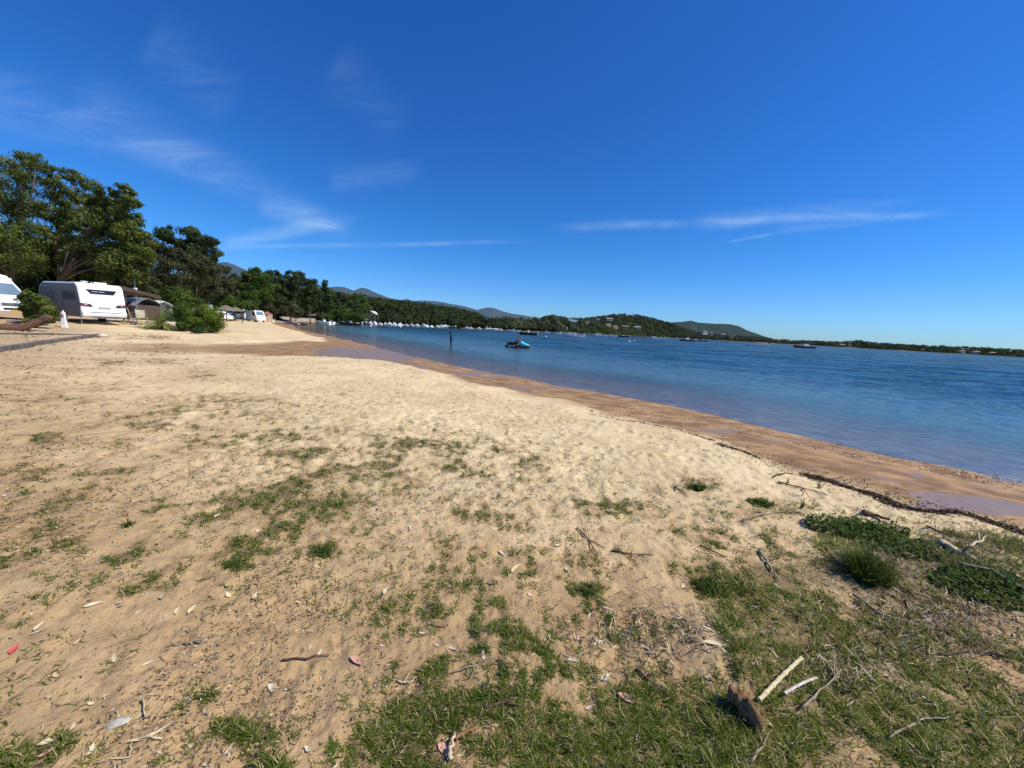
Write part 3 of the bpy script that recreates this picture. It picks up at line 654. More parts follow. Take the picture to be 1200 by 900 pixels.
while n_more < 120 and tries < 4000:
    tries += 1
    a, b = random.uniform(5, 1195), random.uniform(590, 895)
    right = a > 860
    if b < 610 + .0 and right: continue
    if not right and random.random() > .25 + .75 * (b - 590) / 300: continue
    q = plane(a, b, .38); f_ = fields(np.array([q.x]), np.array([q.y]))
    if f_[2][0] or f_[4][0] < .5: continue
    ki = random.choices(range(5), [5, 3, 2, 1, 2])[0]
    leaf(a, b, kinds[ki][0], random.uniform(6, 14) * (1 if b > 660 else .7), random.uniform(-180, 180), kinds[ki][1], kinds[ki][0] + ' leaves scattered over the beach', .2 + .1 * random.randint(0, 2), curl=random.choice([.2, .6])); n_more += 1

# -------- twigs
def twig_mat(name, c1, c2, sc=80):
    t = NT(name); o = t.obj(); n = t.noise(o, sc, 4, .6, scl=(.2, 1, 1)); return t.out(t.pbr(t.mix(t.ramp(n, .35, .65), c1, c2), .8, normal=t.bump(n, .6, .003), spec=.2))
M_TD = twig_mat('twig_dark', (.07, .045, .03), (.16, .10, .065)); M_TP = twig_mat('twig_pale', (.62, .52, .34), (.48, .36, .20)); M_TG = twig_mat('twig_grey', (.36, .29, .21), (.20, .155, .11))
def twig(pts, wpx, mat, label, lift=.006, name='twig', branch=None, group=None):
    P = [on_ground(a, b) for a, b in pts]; d0 = (P[0] - CAMP).dot(fwd) / F; r_ = wpx * d0 / 2
    out = []
    for i in range(len(P) - 1):
        for k in range(5):
            f = k / 5; q = P[i].lerp(P[i + 1], f); q.z = max(q.z, gz(q.x, q.y)) + lift + r_ * .8; q += Vector((random.uniform(-1, 1), random.uniform(-1, 1), 0)) * r_ * .8; out.append(q)
    out.append(P[-1] + Vector((0, 0, lift + r_)))
    o0 = P[0].copy(); mb = MB(); m_ = len(out); mb.tube([q - o0 for q in out], [r_ * (1 - .55 * i / m_) * random.uniform(.85, 1.15) for i in range(m_)], 7)
    if branch:
        for (i, (a, b)) in branch:
            e = on_ground(a, b, lift * 2 + r_); s_ = out[min(i, m_ - 1)]; mb.tube([s_ - o0, s_.lerp(e, .5) - o0 + Vector((0, 0, r_)), e - o0], [r_ * .7, r_ * .5, r_ * .25], 6)
    o = mb.build(name, mat, smooth=True); o.location = o0
    return tag(o, label, 'stick' if name == 'stick' else 'twig', group)
twig([(676, 620), (690, 634), (709, 644)], 1.9, M_TD, 'dark twig pointing up left on mid sand, upper of two', branch=[(5, (700, 655))])
twig([(716, 647), (740, 651), (766, 652)], 1.9, M_TD, 'dark twig lying level beside another on mid sand')
twig([(744, 785), (765, 803), (790, 823)], 3.2, M_TD, 'dark slanting twig at the upper right edge of the turf', branch=[(3, (770, 790))])
twig([(527, 898), (529, 883), (532, 866)], 5.5, M_TP, 'thick pale stick standing in the turf at the bottom', .02)
twig([(534, 868), (548, 860), (560, 856)], 5., twig_mat('twig_rust', (.30, .16, .07), (.20, .10, .05)), 'short rusty brown twig leaning on the pale stick')
twig([(330, 776), (360, 774), (386, 771)], 2.6, M_TD, 'straight dark twig lying level on the left sand')
twig([(200, 757), (235, 750), (265, 745)], 3., M_TG, 'half buried grey root running across the left sand', -.002, branch=[(4, (250, 760))])
twig([(190, 868), (155, 869), (152, 890), (112, 897)], 2.2, M_TP, 'curling pale stem at the bottom left corner', .006)
twig([(168, 822), (170, 845), (186, 828)], 1.8, M_TP, 'thin looping straw above the long cream leaf', .01)
twig([(530, 790), (560, 780), (580, 768)], 2.0, M_TG, 'thin grey twig left of the turf edge')
twig([(565, 832), (590, 826), (612, 830)], 4., M_TD, 'crooked dark twig lying in the green turf')
twig([(465, 800), (480, 802), (488, 795)], 2.2, M_TP, 'small pale forked straw above the turf', branch=[(3, (480, 792))])
twig([(890, 647), (900, 662), (912, 682)], 3., M_TG, 'grey peeling stick in sand left of the tall grass tuft', branch=[(6, (905, 678))])
twig([(912, 566), (940, 573), (970, 582)], 1.7, M_TD, 'long thin dark twig on pale sand by the right shore', branch=[(5, (948, 585)), (2, (925, 560))])
twig([(1012, 602), (1025, 607), (1042, 612)], 5.5, M_TD, 'short thick dark stick on the sand bank near the water')
twig([(1100, 640), (1120, 650), (1138, 660)], 8.5, twig_mat('driftwood_sand', (.42, .32, .20), (.55, .44, .30)), 'weathered tan branch half buried in the right bank', .01, 'stick')
twig([(1135, 648), (1150, 640), (1154, 634)], 2.6, M_TP, 'small pale forked twig on top of the right bank', .05, branch=[(3, (1143, 637))])
twig([(1085, 618), (1108, 628), (1130, 632)], 2.4, M_TD, 'dark twig next to the wrack line by the right bank')
twig([(940, 835), (960, 815), (985, 790)], 3., M_TG, 'grey curved twig between the two bleached sticks', .02, branch=[(8, (975, 772))])
twig([(880, 898), (892, 880), (903, 862)], 3., M_TG, 'thin grey stick below the bark chunk at the bottom', .02)
twig([(1000, 700), (1030, 722), (1075, 735)], 3., M_TG, 'grey twig lying in litter under the tall grass tuft', .01, branch=[(5, (1040, 712))])
twig([(1100, 770), (1140, 765), (1190, 775)], 3., M_TD, 'dark twig across dry litter at the right edge', .01)
twig([(905, 560), (930, 556)], 2.0, M_TD, 'short dark twig nearest the wet sand'); twig([(790, 572), (800, 578), (806, 584)], 2.0, M_TD, 'short dark twig beside a small green plant on sand')
twig([(1040, 870), (1075, 850), (1110, 846)], 2.6, M_TG, 'grey twig in the lower right grass', .02); twig([(820, 640), (850, 655)], 2.2, M_TD, 'short dark twig among thin grass right of centre')
twig([(870, 610), (900, 604), (935, 601)], 2.2, M_TG, 'thin grey twig on sand above the right grass'); twig([(1120, 668), (1160, 676), (1198, 700)], 3., M_TG, 'long grey stem arching over the right bank', .05)
# two bleached sticks: split yellow cane and a short white one
def cane(p0, p1, wpx, mat, label, n=7):
    a = on_ground(*p0, .035); b = on_ground(*p1, .05); r_ = wpx * (a - CAMP).dot(fwd) / F / 2; o0 = a.copy(); mb = MB(); out = []; rs = []
    for i in range(n * 3 + 1):
        f = i / (n * 3); q = a.lerp(b, f); q.z = max(q.z, gz(q.x, q.y) + r_); q.z += .008 * math.sin(f * 3); out.append(q - o0); rs.append(r_ * (1.12 if i % 3 == 0 else .88) * (1 - .15 * f) * random.uniform(.93, 1.07))
    mb.tube(out, [q * .62 for q in rs], 9); o = mb.build('stick', mat, smooth=False); o.location = o0; return tag(o, label, 'stick')
def canem(name, c1, c2):
    t = NT(name); o = t.obj(); n = t.noise(o, 45, 4, .7); w = t.noise(o, 120, 3)
    c = t.mix(t.ramp(n, .4, .6), c1, c2); c = t.mix(t.ramp(w, .60, .68), c, (.10, .07, .04)); return t.out(t.pbr(c, .7, normal=t.bump(n, .8, .006), spec=.3))
cane((888, 829), (937, 782), 8.5, canem('cane_yellow', (.66, .57, .33), (.52, .42, .22)), 'thick pale yellow cane lying slantwise in the right grass')
cane((918, 821), (954, 806), 5.5, canem('cane_white', (.68, .62, .52), (.48, .41, .32)), 'short white flaking stick below the yellow cane', 5)
# bark chunk
def bark():
    a = on_ground(852, 824); b = on_ground(892, 860); o0 = a.copy(); L_ = (b - a).length; mb = MB(); d = (b - a).normalized(); s_ = Vector((-d.y, d.x, 0)).normalized(); rings = []
    for i in range(15):
        f = i / 14; c_ = a.lerp(b, f * 1.04 - .02) - o0; c_.z = gz(a.x, a.y) - o0.z + .035 + .012 * math.sin(f * 5); w = L_ * .20 * (math.sin(math.pi * min(max(f * .93 + .05, 0), 1)) ** .45) * (1 + .2 * math.sin(f * 17)); rg_ = []
        for k in range(14):
            an = 2 * math.pi * k / 14; h_ = .042 if math.sin(an) > 0 else .02
            jj = 1 + .22 * math.sin(k * 5.1 + i * .7) + random.uniform(-.2, .2)
            rg_.append(c_ + s_ * (math.cos(an) * w * jj) + Vector((0, 0, math.sin(an) * h_ * jj * 1.1)))
        rings.append(rg_)
    mb.loft(rings); t = NT('bark'); o_ = t.obj(); M3 = t.noise(o_, 35, 5, .7); n5 = t.noise(o_, 150, 4, .7)
    c = t.mix(t.ramp(M3, .35, .65), (.46, .27, .13), (.25, .13, .06)); c = t.mix(t.ramp(n5, .55, .7), c, (.08, .045, .025)); c = t.mix(t.ramp(n5, .34, .28), c, (.6, .45, .26))
    o = mb.build('bark_chunk', t.out(t.pbr(c, .9, normal=t.bump(t.math('ADD', M3, n5), 1., .012), spec=.15)), smooth=True); o.location = o0
    tag(o, 'ragged brown slab of bark lying in grass at lower right', 'bark')
bark()
# grey stone
mb = MB(); p = on_ground(138, 848); rings = []
for i in range(7):
    f = i / 6; rings.append([Vector((math.cos(k * .524) * .035 * math.sin(math.pi * (f * .94 + .03)) * (1 + .2 * math.sin(k * 2.3 + f)), math.sin(k * .524) * .022 * math.sin(math.pi * (f * .94 + .03)) * (1 + .2 * math.cos(k * 1.7)), -.012 + .03 * f)) for k in range(12)])
mb.loft(rings); o = mb.build('stone', simple('stone', (.46, .41, .34), .8, .2, 40, .5), smooth=True); o.location = p; o.rotation_euler[2] = .5; tag(o, 'flat grey stone half buried in sand at lower left', 'stone')

# -------- tufts and small plants that stand out on their own
M_TUFT = leaf_mat('tuft', [(.028, .062, .008), (.06, .105, .013), (.12, .15, .024), (.26, .24, .08), (.5, .44, .22)], .3, .7, .15)
def tuft(name, px_, py_, Rm, H, n, label, tint=.35, cat='plant', wd=.005, lean=(.05, .9)):
    p = on_ground(px_, py_); x_ = np.clip(rng.normal(0, Rm * .42, n), -Rm * .6, Rm * .6); y__ = np.clip(rng.normal(0, Rm * .42, n), -Rm * .6, Rm * .6)
    z_ = full_height(x_ + p.x, y__ + p.y)[0] - p.z
    me = blades(name, x_, y__, z_, rng.uniform(.45, 1.1, n) * H, np.full(n, wd) * rng.uniform(.7, 1.3, n), np.clip(rng.normal(tint, .2, n), 0, 1), lean, M_TUFT)
    o = link(name, me); o.location = p; return tag(o, label, cat)
tuft('grass_tuft', 1018, 672, .15, .20, 900, 'tall arching grass tuft at the right, largest on the beach', .33)
tuft('grass_tuft', 1140, 668, .28, .13, 520, 'yellow green grass clump on the right bank by the tan branch', .55)
tuft('grass_tuft', 1125, 630, .17, .11, 260, 'dry olive grass clump nearest the wrack line', .6)
tuft('grass_tuft', 1185, 645, .28, .14, 420, 'green grass clump on the bank at the right edge', .45)
tuft('grass_tuft', 1192, 648, .12, .16, 0 + 60, 'thin dry stems at the right edge above the bank', .75)
tuft('grass_tuft', 830, 690, .12, .09, 300, 'small green tuft where the sand meets the right grass', .2)
tuft('grass_tuft', 275, 664, .05, .07, 70, 'small bright green tuft on left sand under a grass patch', .2); tuft('grass_tuft', 152, 616, .04, .08, 50, 'upright little tuft on the left sand', .25)
tuft('grass_tuft', 688, 695, .05, .06, 110, 'dense little tuft on sand right of centre', .15); tuft('grass_tuft', 378, 648, .07, .06, 150, 'green tuft at the edge of the middle left patch', .15)
tuft('grass_tuft', 960, 572, .03, .16, 16, 'single tall weed standing on the right sand slope', .3, wd=.008, lean=(0, .4)); tuft('grass_tuft', 938, 596, .03, .14, 14, 'second thin weed on the right sand slope', .3, wd=.008, lean=(0, .4))
def leafy(name, px_, py_, Rx, Ry, H, n, label, size=.022):
    p = on_ground(px_, py_); V = []; T = []; m_ = n
    x_ = rng.normal(0, Rx * .45, m_); y__ = rng.normal(0, Ry * .45, m_); q_ = np.maximum(np.hypot(x_ / Rx, y__ / Ry) / .75, 1); x_ = x_ / q_; y__ = y__ / q_; gzv = full_height(x_ + p.x, y__ + p.y)[0] - p.z
    z_ = gzv + rng.uniform(.01, 1, m_) ** 1.3 * H * np.exp(-(x_ / Rx) ** 2 - (y__ / Ry) ** 2)
    az = rng.uniform(0, 6.283, m_); el = rng.uniform(-.3, .9, m_); s = size * rng.uniform(.6, 1.4, m_)
    d = np.stack([np.cos(az) * np.cos(el), np.sin(az) * np.cos(el), np.sin(el)], 1); b = np.stack([-np.sin(az), np.cos(az), np.zeros(m_)], 1); c = np.stack([x_, y__, z_], 1)
    Vv = np.stack([c, c + d * s[:, None] * .6 + b * s[:, None] * .4, c + d * s[:, None] * 1.2, c + d * s[:, None] * .6 - b * s[:, None] * .4], 1).reshape(-1, 3)
    me = np_mesh(name, Vv, np.arange(m_ * 4).reshape(-1, 4), [M_TUFT], dict(tint=np.repeat(np.clip(rng.normal(.22, .13, m_), 0, 1), 4)))
    o = link(name, me); o.location = p; return tag(o, label, 'plant')
leafy('leafy_plant', 1003, 622, .55, .25, .10, 2600, 'low dark leafy plant on sand behind the tall grass tuft')
leafy('leafy_plant', 1160, 690, .45, .25, .07, 1800, 'dark creeping leafy plant under the long arching stem at the right edge')
leafy('leafy_plant', 1060, 645, .4, .2, .06, 1200, 'trailing leafy plant with pale flecks beside the tan branch'); leafy('leafy_plant', 818, 572, .10, .08, .05, 300, 'small leafy weed alone on the pale sand slope', .02)
leafy('leafy_plant', 890, 592, .16, .1, .05, 520, 'thin leafy weed at the top of the right grass', .02)
# ------------------------------------------------------------------ TREES
def fol(name, cols, tr=.22): return leaf_mat(name, cols, tr, .75, .2)
FM = dict(euc=fol('foliage_eucalyptus', [(.018, .030, .008), (.058, .084, .014), (.145, .175, .03), (.27, .28, .08)]),
          dark=fol('foliage_dark', [(.010, .020, .008), (.030, .050, .014), (.066, .096, .024), (.11, .14, .045)]),
          bright=fol('foliage_bright', [(.018, .040, .007), (.045, .085, .012), (.08, .135, .018), (.12, .17, .03)]),
          olive=fol('foliage_olive', [(.025, .030, .012), (.05, .058, .022), (.085, .09, .04), (.16, .15, .09)]),
          lime=fol('foliage_lime', [(.03, .055, .008), (.08, .13, .012), (.13, .19, .018), (.18, .24, .03)]))
def barkm(name, a, b):
    t = NT(name); o = t.obj(); n = t.noise(o, 3, 5, .65, scl=(1, 1, .25)); return t.out(t.pbr(t.mix(t.ramp(n, .35, .65), a, b), .9, normal=t.bump(n, .8, .05), spec=.2))
BK = dict(brown=barkm('trunk_brown', (.07, .05, .035), (.13, .095, .065)), pale=barkm('trunk_pale', (.17, .135, .10), (.07, .052, .038)))
def leaf_cloud(clumps, n_tot, size, droop=.25, sub=14, flat=.85, asp=.42, sigma=.30, r=rng):
    """clumps: (centre, radius). Leaves gather round sub-clusters so that gaps and light/dark lumps appear."""
    C = np.array([c[:] for c, _ in clumps]); Rr = np.array([q for _, q in clumps]); w = Rr ** 2; w = w / w.sum()
    P = []; Tn = []; Nn = []
    for c, q, ww in zip(C, Rr, w):
        m = max(int(sub * (.7 + .6 * r.random())), 4); d = r.normal(0, 1, (m, 3)); d /= np.linalg.norm(d, axis=1)[:, None]
        sc = c + d * (q * r.uniform(.35, .95, m) ** .6)[:, None] * np.array([1, 1, flat]); sb = r.normal(0, .16, m); sr = q * sigma * r.uniform(.6, 1.25, m)
        n = max(int(n_tot * ww), 12); k = r.integers(0, m, n); off = r.normal(0, 1, (n, 3)); off /= np.linalg.norm(off, axis=1)[:, None]
        p = sc[k] + off * (sr[k] * (.35 + 1.1 * r.random(n) ** 1.0 + .35 * (r.random(n) < .12)))[:, None] * np.array([1.05, 1.05, .85])
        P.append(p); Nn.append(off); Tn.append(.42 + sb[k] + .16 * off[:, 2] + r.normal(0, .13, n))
    P = np.vstack(P); Tn = np.clip(np.concatenate(Tn), 0, 1); Nn = np.vstack(Nn); n = len(P)
    nn = Nn + r.normal(0, .55, (n, 3)); nn /= np.linalg.norm(nn, axis=1)[:, None]
    a = r.normal(0, 1, (n, 3)); a[:, 2] -= droop * 3; a -= nn * (a * nn).sum(1)[:, None]; a /= np.linalg.norm(a, axis=1)[:, None] + 1e-9; b = np.cross(nn, a)
    s = (size * r.uniform(.6, 1.45, n))[:, None]
    V = np.stack([P - a * s * .5, P + b * s * asp * .5 + nn * s * .08, P + a * s * .5, P - b * s * asp * .5 - nn * s * .04], 1).reshape(-1, 3)
    return V, np.arange(n * 4).reshape(-1, 4), np.repeat(Tn, 4)
def trunk_mesh(mb, base, top, clumps, r0, wig=.05, limbs=True, sides=8, low=.25):
    base = Vector(base); top = Vector(top); H = (top - base).length; P = []; Rd = []; n = 9; ph = random.uniform(0, 6)
    for i in range(n):
        f = i / (n - 1); p = base.lerp(top, f); p += Vector((math.sin(f * 4 + ph), math.cos(f * 3.3 + ph), 0)) * wig * H * f * (1 - f * .5); P.append(p); Rd.append(r0 * (1.25 if i == 0 else 1 - .75 * f))
    mb.tube(P, Rd, sides)
    if limbs:
        for c, q in clumps:
            c = Vector(c); fz = min(max((c.z - base.z) / max(H, .1) * .55, low), .85); i = fz * (n - 1); a = P[int(i)].lerp(P[min(int(i) + 1, n - 1)], i - int(i)); rr_ = r0 * (1 - .75 * fz) * .55
            m1 = a.lerp(c, .5) + Vector((random.uniform(-.1, .1), random.uniform(-.1, .1), .12)) * (c - a).length
            mb.tube([a, a.lerp(m1, .5) + Vector((0, 0, .02 * H)), m1, c], [rr_, rr_ * .75, rr_ * .5, rr_ * .2], 6)
            for _ in range(3):
                d = Vector((random.gauss(0, 1), random.gauss(0, 1), random.uniform(-.2, 1))).normalized() * q * .75; mb.tube([m1.lerp(c, .5), c + d * .4, c + d], [rr_ * .35, rr_ * .2, rr_ * .07], 5)
def tree(name, label, base_px, Y, clumps_px, fm, leaves_, size, r0=.2, top=None, bark='brown', group=None, cat='tree', Yj=.06, trunk=True, lean=None, sub=14, droop=.25, asp=.42, base_pt=None, sigma=.30, low=.25):
    leaves = int(leaves_ * 1.5)
    b = base_pt or on_base(base_px, Y); cl = []
    for (a, c, r_) in clumps_px:
        yy = Y * (1 + random.uniform(-Yj, Yj)); cl.append((at(a, c, yy), r_ * yy / F))
    loc = Vector((b.x, b.y, b.z)); e = empty(name, loc, 0, label, cat, group)
    cl = [(c - loc, q) for c, q in cl]
    if trunk:
        hi = sorted(cl, key=lambda k: -k[0].z)[:max(1, len(cl) // 3)]; tp = sum((k[0] for k in hi), Vector()) / len(hi)
        if top: tp = at(top[0], top[1], Y) - loc
        mb = MB(); trunk_mesh(mb, (0, 0, -.1), tp, cl, r0 * .62, low=low); mb.build('trunk', BK[bark], e, True, fix=False)
    V, Fq, T = leaf_cloud(cl, leaves, size, sub=sub, droop=droop, asp=asp, sigma=sigma * 1.35)
    link('crown', np_mesh('crown', V, Fq, [FM[fm]], dict(tint=T)), e); return e

# tall eucalyptus group at the left
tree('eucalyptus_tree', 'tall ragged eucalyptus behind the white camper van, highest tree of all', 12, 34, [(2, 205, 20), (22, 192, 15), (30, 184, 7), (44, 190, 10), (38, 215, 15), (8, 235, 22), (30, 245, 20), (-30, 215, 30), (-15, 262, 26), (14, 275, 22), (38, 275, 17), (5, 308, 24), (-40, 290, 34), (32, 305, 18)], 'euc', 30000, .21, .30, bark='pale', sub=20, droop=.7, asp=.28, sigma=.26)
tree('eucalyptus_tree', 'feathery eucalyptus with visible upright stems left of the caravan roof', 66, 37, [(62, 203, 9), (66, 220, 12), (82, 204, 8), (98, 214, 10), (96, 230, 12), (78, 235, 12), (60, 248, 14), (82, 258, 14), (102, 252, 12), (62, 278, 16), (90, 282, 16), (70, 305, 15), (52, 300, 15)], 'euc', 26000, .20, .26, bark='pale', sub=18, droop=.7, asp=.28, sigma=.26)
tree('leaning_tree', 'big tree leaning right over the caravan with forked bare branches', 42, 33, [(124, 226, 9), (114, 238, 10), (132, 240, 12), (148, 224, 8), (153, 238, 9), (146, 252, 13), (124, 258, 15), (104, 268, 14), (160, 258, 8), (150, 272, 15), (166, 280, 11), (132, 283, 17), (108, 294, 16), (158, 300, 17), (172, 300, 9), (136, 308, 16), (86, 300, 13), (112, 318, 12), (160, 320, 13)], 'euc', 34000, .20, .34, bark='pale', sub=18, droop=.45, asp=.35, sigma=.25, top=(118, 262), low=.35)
tree('eucalyptus_tree', 'dark rounded eucalyptus crown rising behind the olive shrubs', 224, 62, [(194, 274, 7), (202, 280, 8), (197, 270, 5), (222, 272, 8), (232, 276, 8), (226, 284, 9), (246, 284, 7), (241, 290, 8), (253, 299, 6), (248, 305, 6), (213, 288, 8), (230, 296, 10), (210, 300, 10), (240, 310, 10)], 'dark', 14000, .34, .35, sub=9, sigma=.36)
for i, (bx, Y, cl, fm, lf, sz, lb) in enumerate([
    (200, 46, [(180, 288, 8), (190, 296, 11), (204, 302, 11), (180, 310, 14), (198, 318, 14), (174, 328, 13), (190, 335, 13), (208, 330, 13)], 'olive', 12000, .26, 'grey green wispy tamarisk between the leaning tree and the dark eucalyptus'),
    (228, 50, [(222, 308, 11), (236, 312, 11), (226, 324, 13), (243, 326, 11), (216, 338, 12), (236, 340, 12), (250, 336, 9), (252, 318, 6)], 'olive', 11000, .28, 'grey green rounded tree behind the palm and round bush'),
    (160, 40, [(150, 322, 12), (166, 332, 12), (150, 340, 12), (172, 345, 10)], 'olive', 7000, .24, 'drab bare twigged shrub tree behind the caravan roof vents'),
    (20, 42, [(-30, 320, 30), (0, 325, 22), (25, 330, 18), (10, 345, 20), (-50, 350, 30), (-10, 290, 26), (20, 300, 18)], 'dark', 13000, .26, 'dark understorey tree behind the camper van roof'),
    (100, 41, [(60, 300, 15), (88, 296, 15), (116, 300, 15), (140, 300, 15), (160, 305, 13), (48, 290, 12), (100, 315, 15)], 'dark', 11000, .26, 'dark tree filling the gap behind the leaning tree'),
    (72, 44, [(50, 322, 17), (72, 326, 16), (90, 322, 15), (60, 340, 17), (84, 343, 16)], 'dark', 11000, .26, 'dark understorey tree just above the caravan front'),
    (122, 45, [(104, 325, 14), (124, 328, 14), (140, 330, 13), (112, 345, 16), (136, 348, 14)], 'dark', 11000, .26, 'dark understorey tree right above the caravan rear'),
    (256, 75, [(256, 322, 7), (262, 316, 6), (264, 330, 9), (252, 340, 10), (268, 342, 9), (262, 352, 9)], 'olive', 6000, .40, 'olive tree where the hill shows behind the dark eucalyptus'),
    (276, 84, [(272, 328, 7), (276, 338, 9), (270, 350, 9), (282, 352, 8)], 'dark', 5000, .45, 'small dark tree left of the bright green round tree'),
    (300, 86, [(291, 323, 7), (300, 319, 6), (309, 325, 7), (288, 334, 9), (302, 333, 10), (312, 338, 8), (292, 346, 10), (306, 349, 10)], 'bright', 9000, .40, 'bright green round leafy tree standing behind the caravans on the beach'),
    (322, 100, [(316, 322, 6), (322, 320, 4), (320, 332, 8), (326, 342, 9), (318, 352, 9), (328, 356, 8)], 'dark', 5000, .5, 'dark pine right of the bright green round tree'),
    (340, 104, [(332, 326, 6), (342, 322, 7), (350, 324, 6), (338, 334, 9), (348, 338, 10), (336, 348, 10), (350, 352, 10), (342, 360, 8)], 'dark', 7000, .5, 'broad dark pine with a flat top above the retaining wall'),
    (364, 108, [(358, 330, 6), (366, 333, 6), (362, 342, 9), (370, 348, 9), (360, 356, 9), (372, 360, 8)], 'dark', 5500, .5, 'dark tree left of the pointed conifer'),
    (313, 88, [(306, 360, 6), (314, 358, 6), (320, 364, 5), (300, 364, 5)], 'olive', 2500, .35, 'pale green shrub tree in front of the dark pines'),
    (340, 96, [(334, 364, 5), (342, 362, 6), (350, 366, 5), (346, 370, 4)], 'olive', 2500, .35, 'drooping pale shrub above the retaining wall'),
    (397, 165, [(390, 352, 7), (398, 350, 7), (408, 353, 7), (394, 362, 8), (406, 364, 7)], 'dark', 5000, .6, 'dark tree right of the pointed conifer'),
    (418, 188, [(414, 352, 6), (422, 350, 5), (418, 360, 7), (428, 362, 7)], 'bright', 4000, .6, 'mid green tree behind the marina boats'),
    (448, 208, [(438, 354, 5), (444, 351, 4), (446, 360, 7), (456, 362, 7), (440, 366, 6)], 'dark', 4000, .65, 'dark tree above the white sail shade in the marina')]):
    tree('tree' if 'shrub' not in lb else 'shrub_tree', lb, bx, Y, cl, fm, lf, sz, .16 + Y * .001, cat='tree')
# pointed conifer
tree('conifer', 'pointed dark conifer rising above the beach woods', 381, 118, [(381, 329, 2.2), (380.5, 333, 3.2), (382, 338, 4.2), (379, 342, 4.6), (384, 346, 5.5), (379, 351, 6.5), (385, 357, 7), (379, 362, 7)], 'dark', 5000, .45, .2, Yj=.01)
# shrubs in front
def shrub(name, label, Y, cl, fm, lf, sz, base=None, sub=10):
    return tree(name, label, base or cl[0][0], Y, cl, fm, lf, sz, .03, cat='bush', sub=sub, sigma=.42)
shrub('bush', 'dense green hedge bush between the camper van and the caravan', 19.5, [(33, 350, 6), (42, 352, 7), (50, 359, 8), (38, 362, 8), (46, 370, 8), (58, 367, 6), (30, 345, 5), (40, 376, 6), (56, 375, 5)], 'euc', 14000, .10, 45)
shrub('bush', 'bright lime green rounded bush by the beach', on_ground(240, 388.5).y, [(232, 384, 6), (250, 385, 6), (240, 366, 8), (230, 370, 8), (250, 370, 8), (238, 376, 9), (252, 379, 8), (226, 378, 7), (244, 383, 7)], 'lime', 12000, .10, 240)
shrub('bush', 'small dark bush in front of the lime green bush', on_ground(231, 390).y, [(230, 381, 4.5), (234, 386, 4), (229, 387, 3.5)], 'dark', 2600, .07, 231)
shrub('bush', 'mid green bush between the palm and the lime bush', on_ground(212, 385.5).y, [(212, 364, 6), (218, 367, 7), (213, 374, 7), (220, 377, 7), (214, 383, 5), (214, 358, 4)], 'bright', 9000, .11, 212)
shrub('bush', 'low dark bush under the grey tamarisk behind the tents', 36, [(196, 350, 8), (212, 350, 9), (226, 354, 7), (204, 345, 8), (184, 352, 6)], 'bright', 7000, .2, 205)
shrub('bush', 'leafy hedge behind the thatched parasols', 72, [(258, 352, 6), (270, 354, 6), (282, 356, 6), (292, 358, 5), (264, 360, 6), (276, 362, 5)], 'bright', 6000, .35, 272)
shrub('bush', 'bushes behind the boats near the thatched hut', 118, [(392, 369, 6), (402, 368, 6), (412, 371, 6), (420, 372, 5), (386, 372, 4), (398, 374, 4)], 'bright', 5000, .45, 402)
shrub('bush', 'green reeds right of the retaining wall', 112, [(376, 370, 4), (382, 372, 4), (368, 362, 5)], 'olive', 2200, .4, 378)
# clipped palm
def palm():
    b = on_ground(188, 386); e = empty('palm', b, 0, 'small bushy palm with arching fronds beside the awning', 'palm'); mb = MB(); mb.tube([(0, 0, -.1), (0, 0, .12), (.02, 0, .3)], [.14, .17, .13], 9); mb.build('trunk', BK['brown'], e, True)
    V = []; T = []
    for k in range(60):
        az = k * 2.4 + random.uniform(-.2, .2); el = random.uniform(.0, 1.25) ** 1.1; L = random.uniform(1.25, 1.75) ; prev = Vector((0, 0, .3)); d = Vector((math.cos(az) * math.cos(el), math.sin(az) * math.cos(el), math.sin(el))); tint = random.uniform(.2, .9)
        pts = [prev]
        for i in range(11): d = (d + Vector((0, 0, -.13 - .05 * (1 - el)))).normalized(); pts.append(pts[-1] + d * L / 11)
        for i in range(1, 12):
            dd_ = (pts[i] - pts[i - 1]).normalized(); s_ = dd_.cross(Vector((0, 0, 1))).normalized(); w = .20 * math.sin(math.pi * (i / 12) ** .7) + .03
            for sg in (-1, 1):
                for h_ in (0, .5):
                    o_ = pts[i - 1].lerp(pts[i], h_); tip = o_ + s_ * sg * w + dd_ * w * .7 + Vector((0, 0, -.25 * w)); q = dd_ * .014
                    V += [o_ - q, o_ + q, tip + q * .2, tip - q * .2]; T += [tint] * 4
    link('crown', np_mesh('crown', np.array([v[:] for v in V]), np.arange(len(V)).reshape(-1, 4), [FM['lime']], dict(tint=np.array(T))), e)
palm()
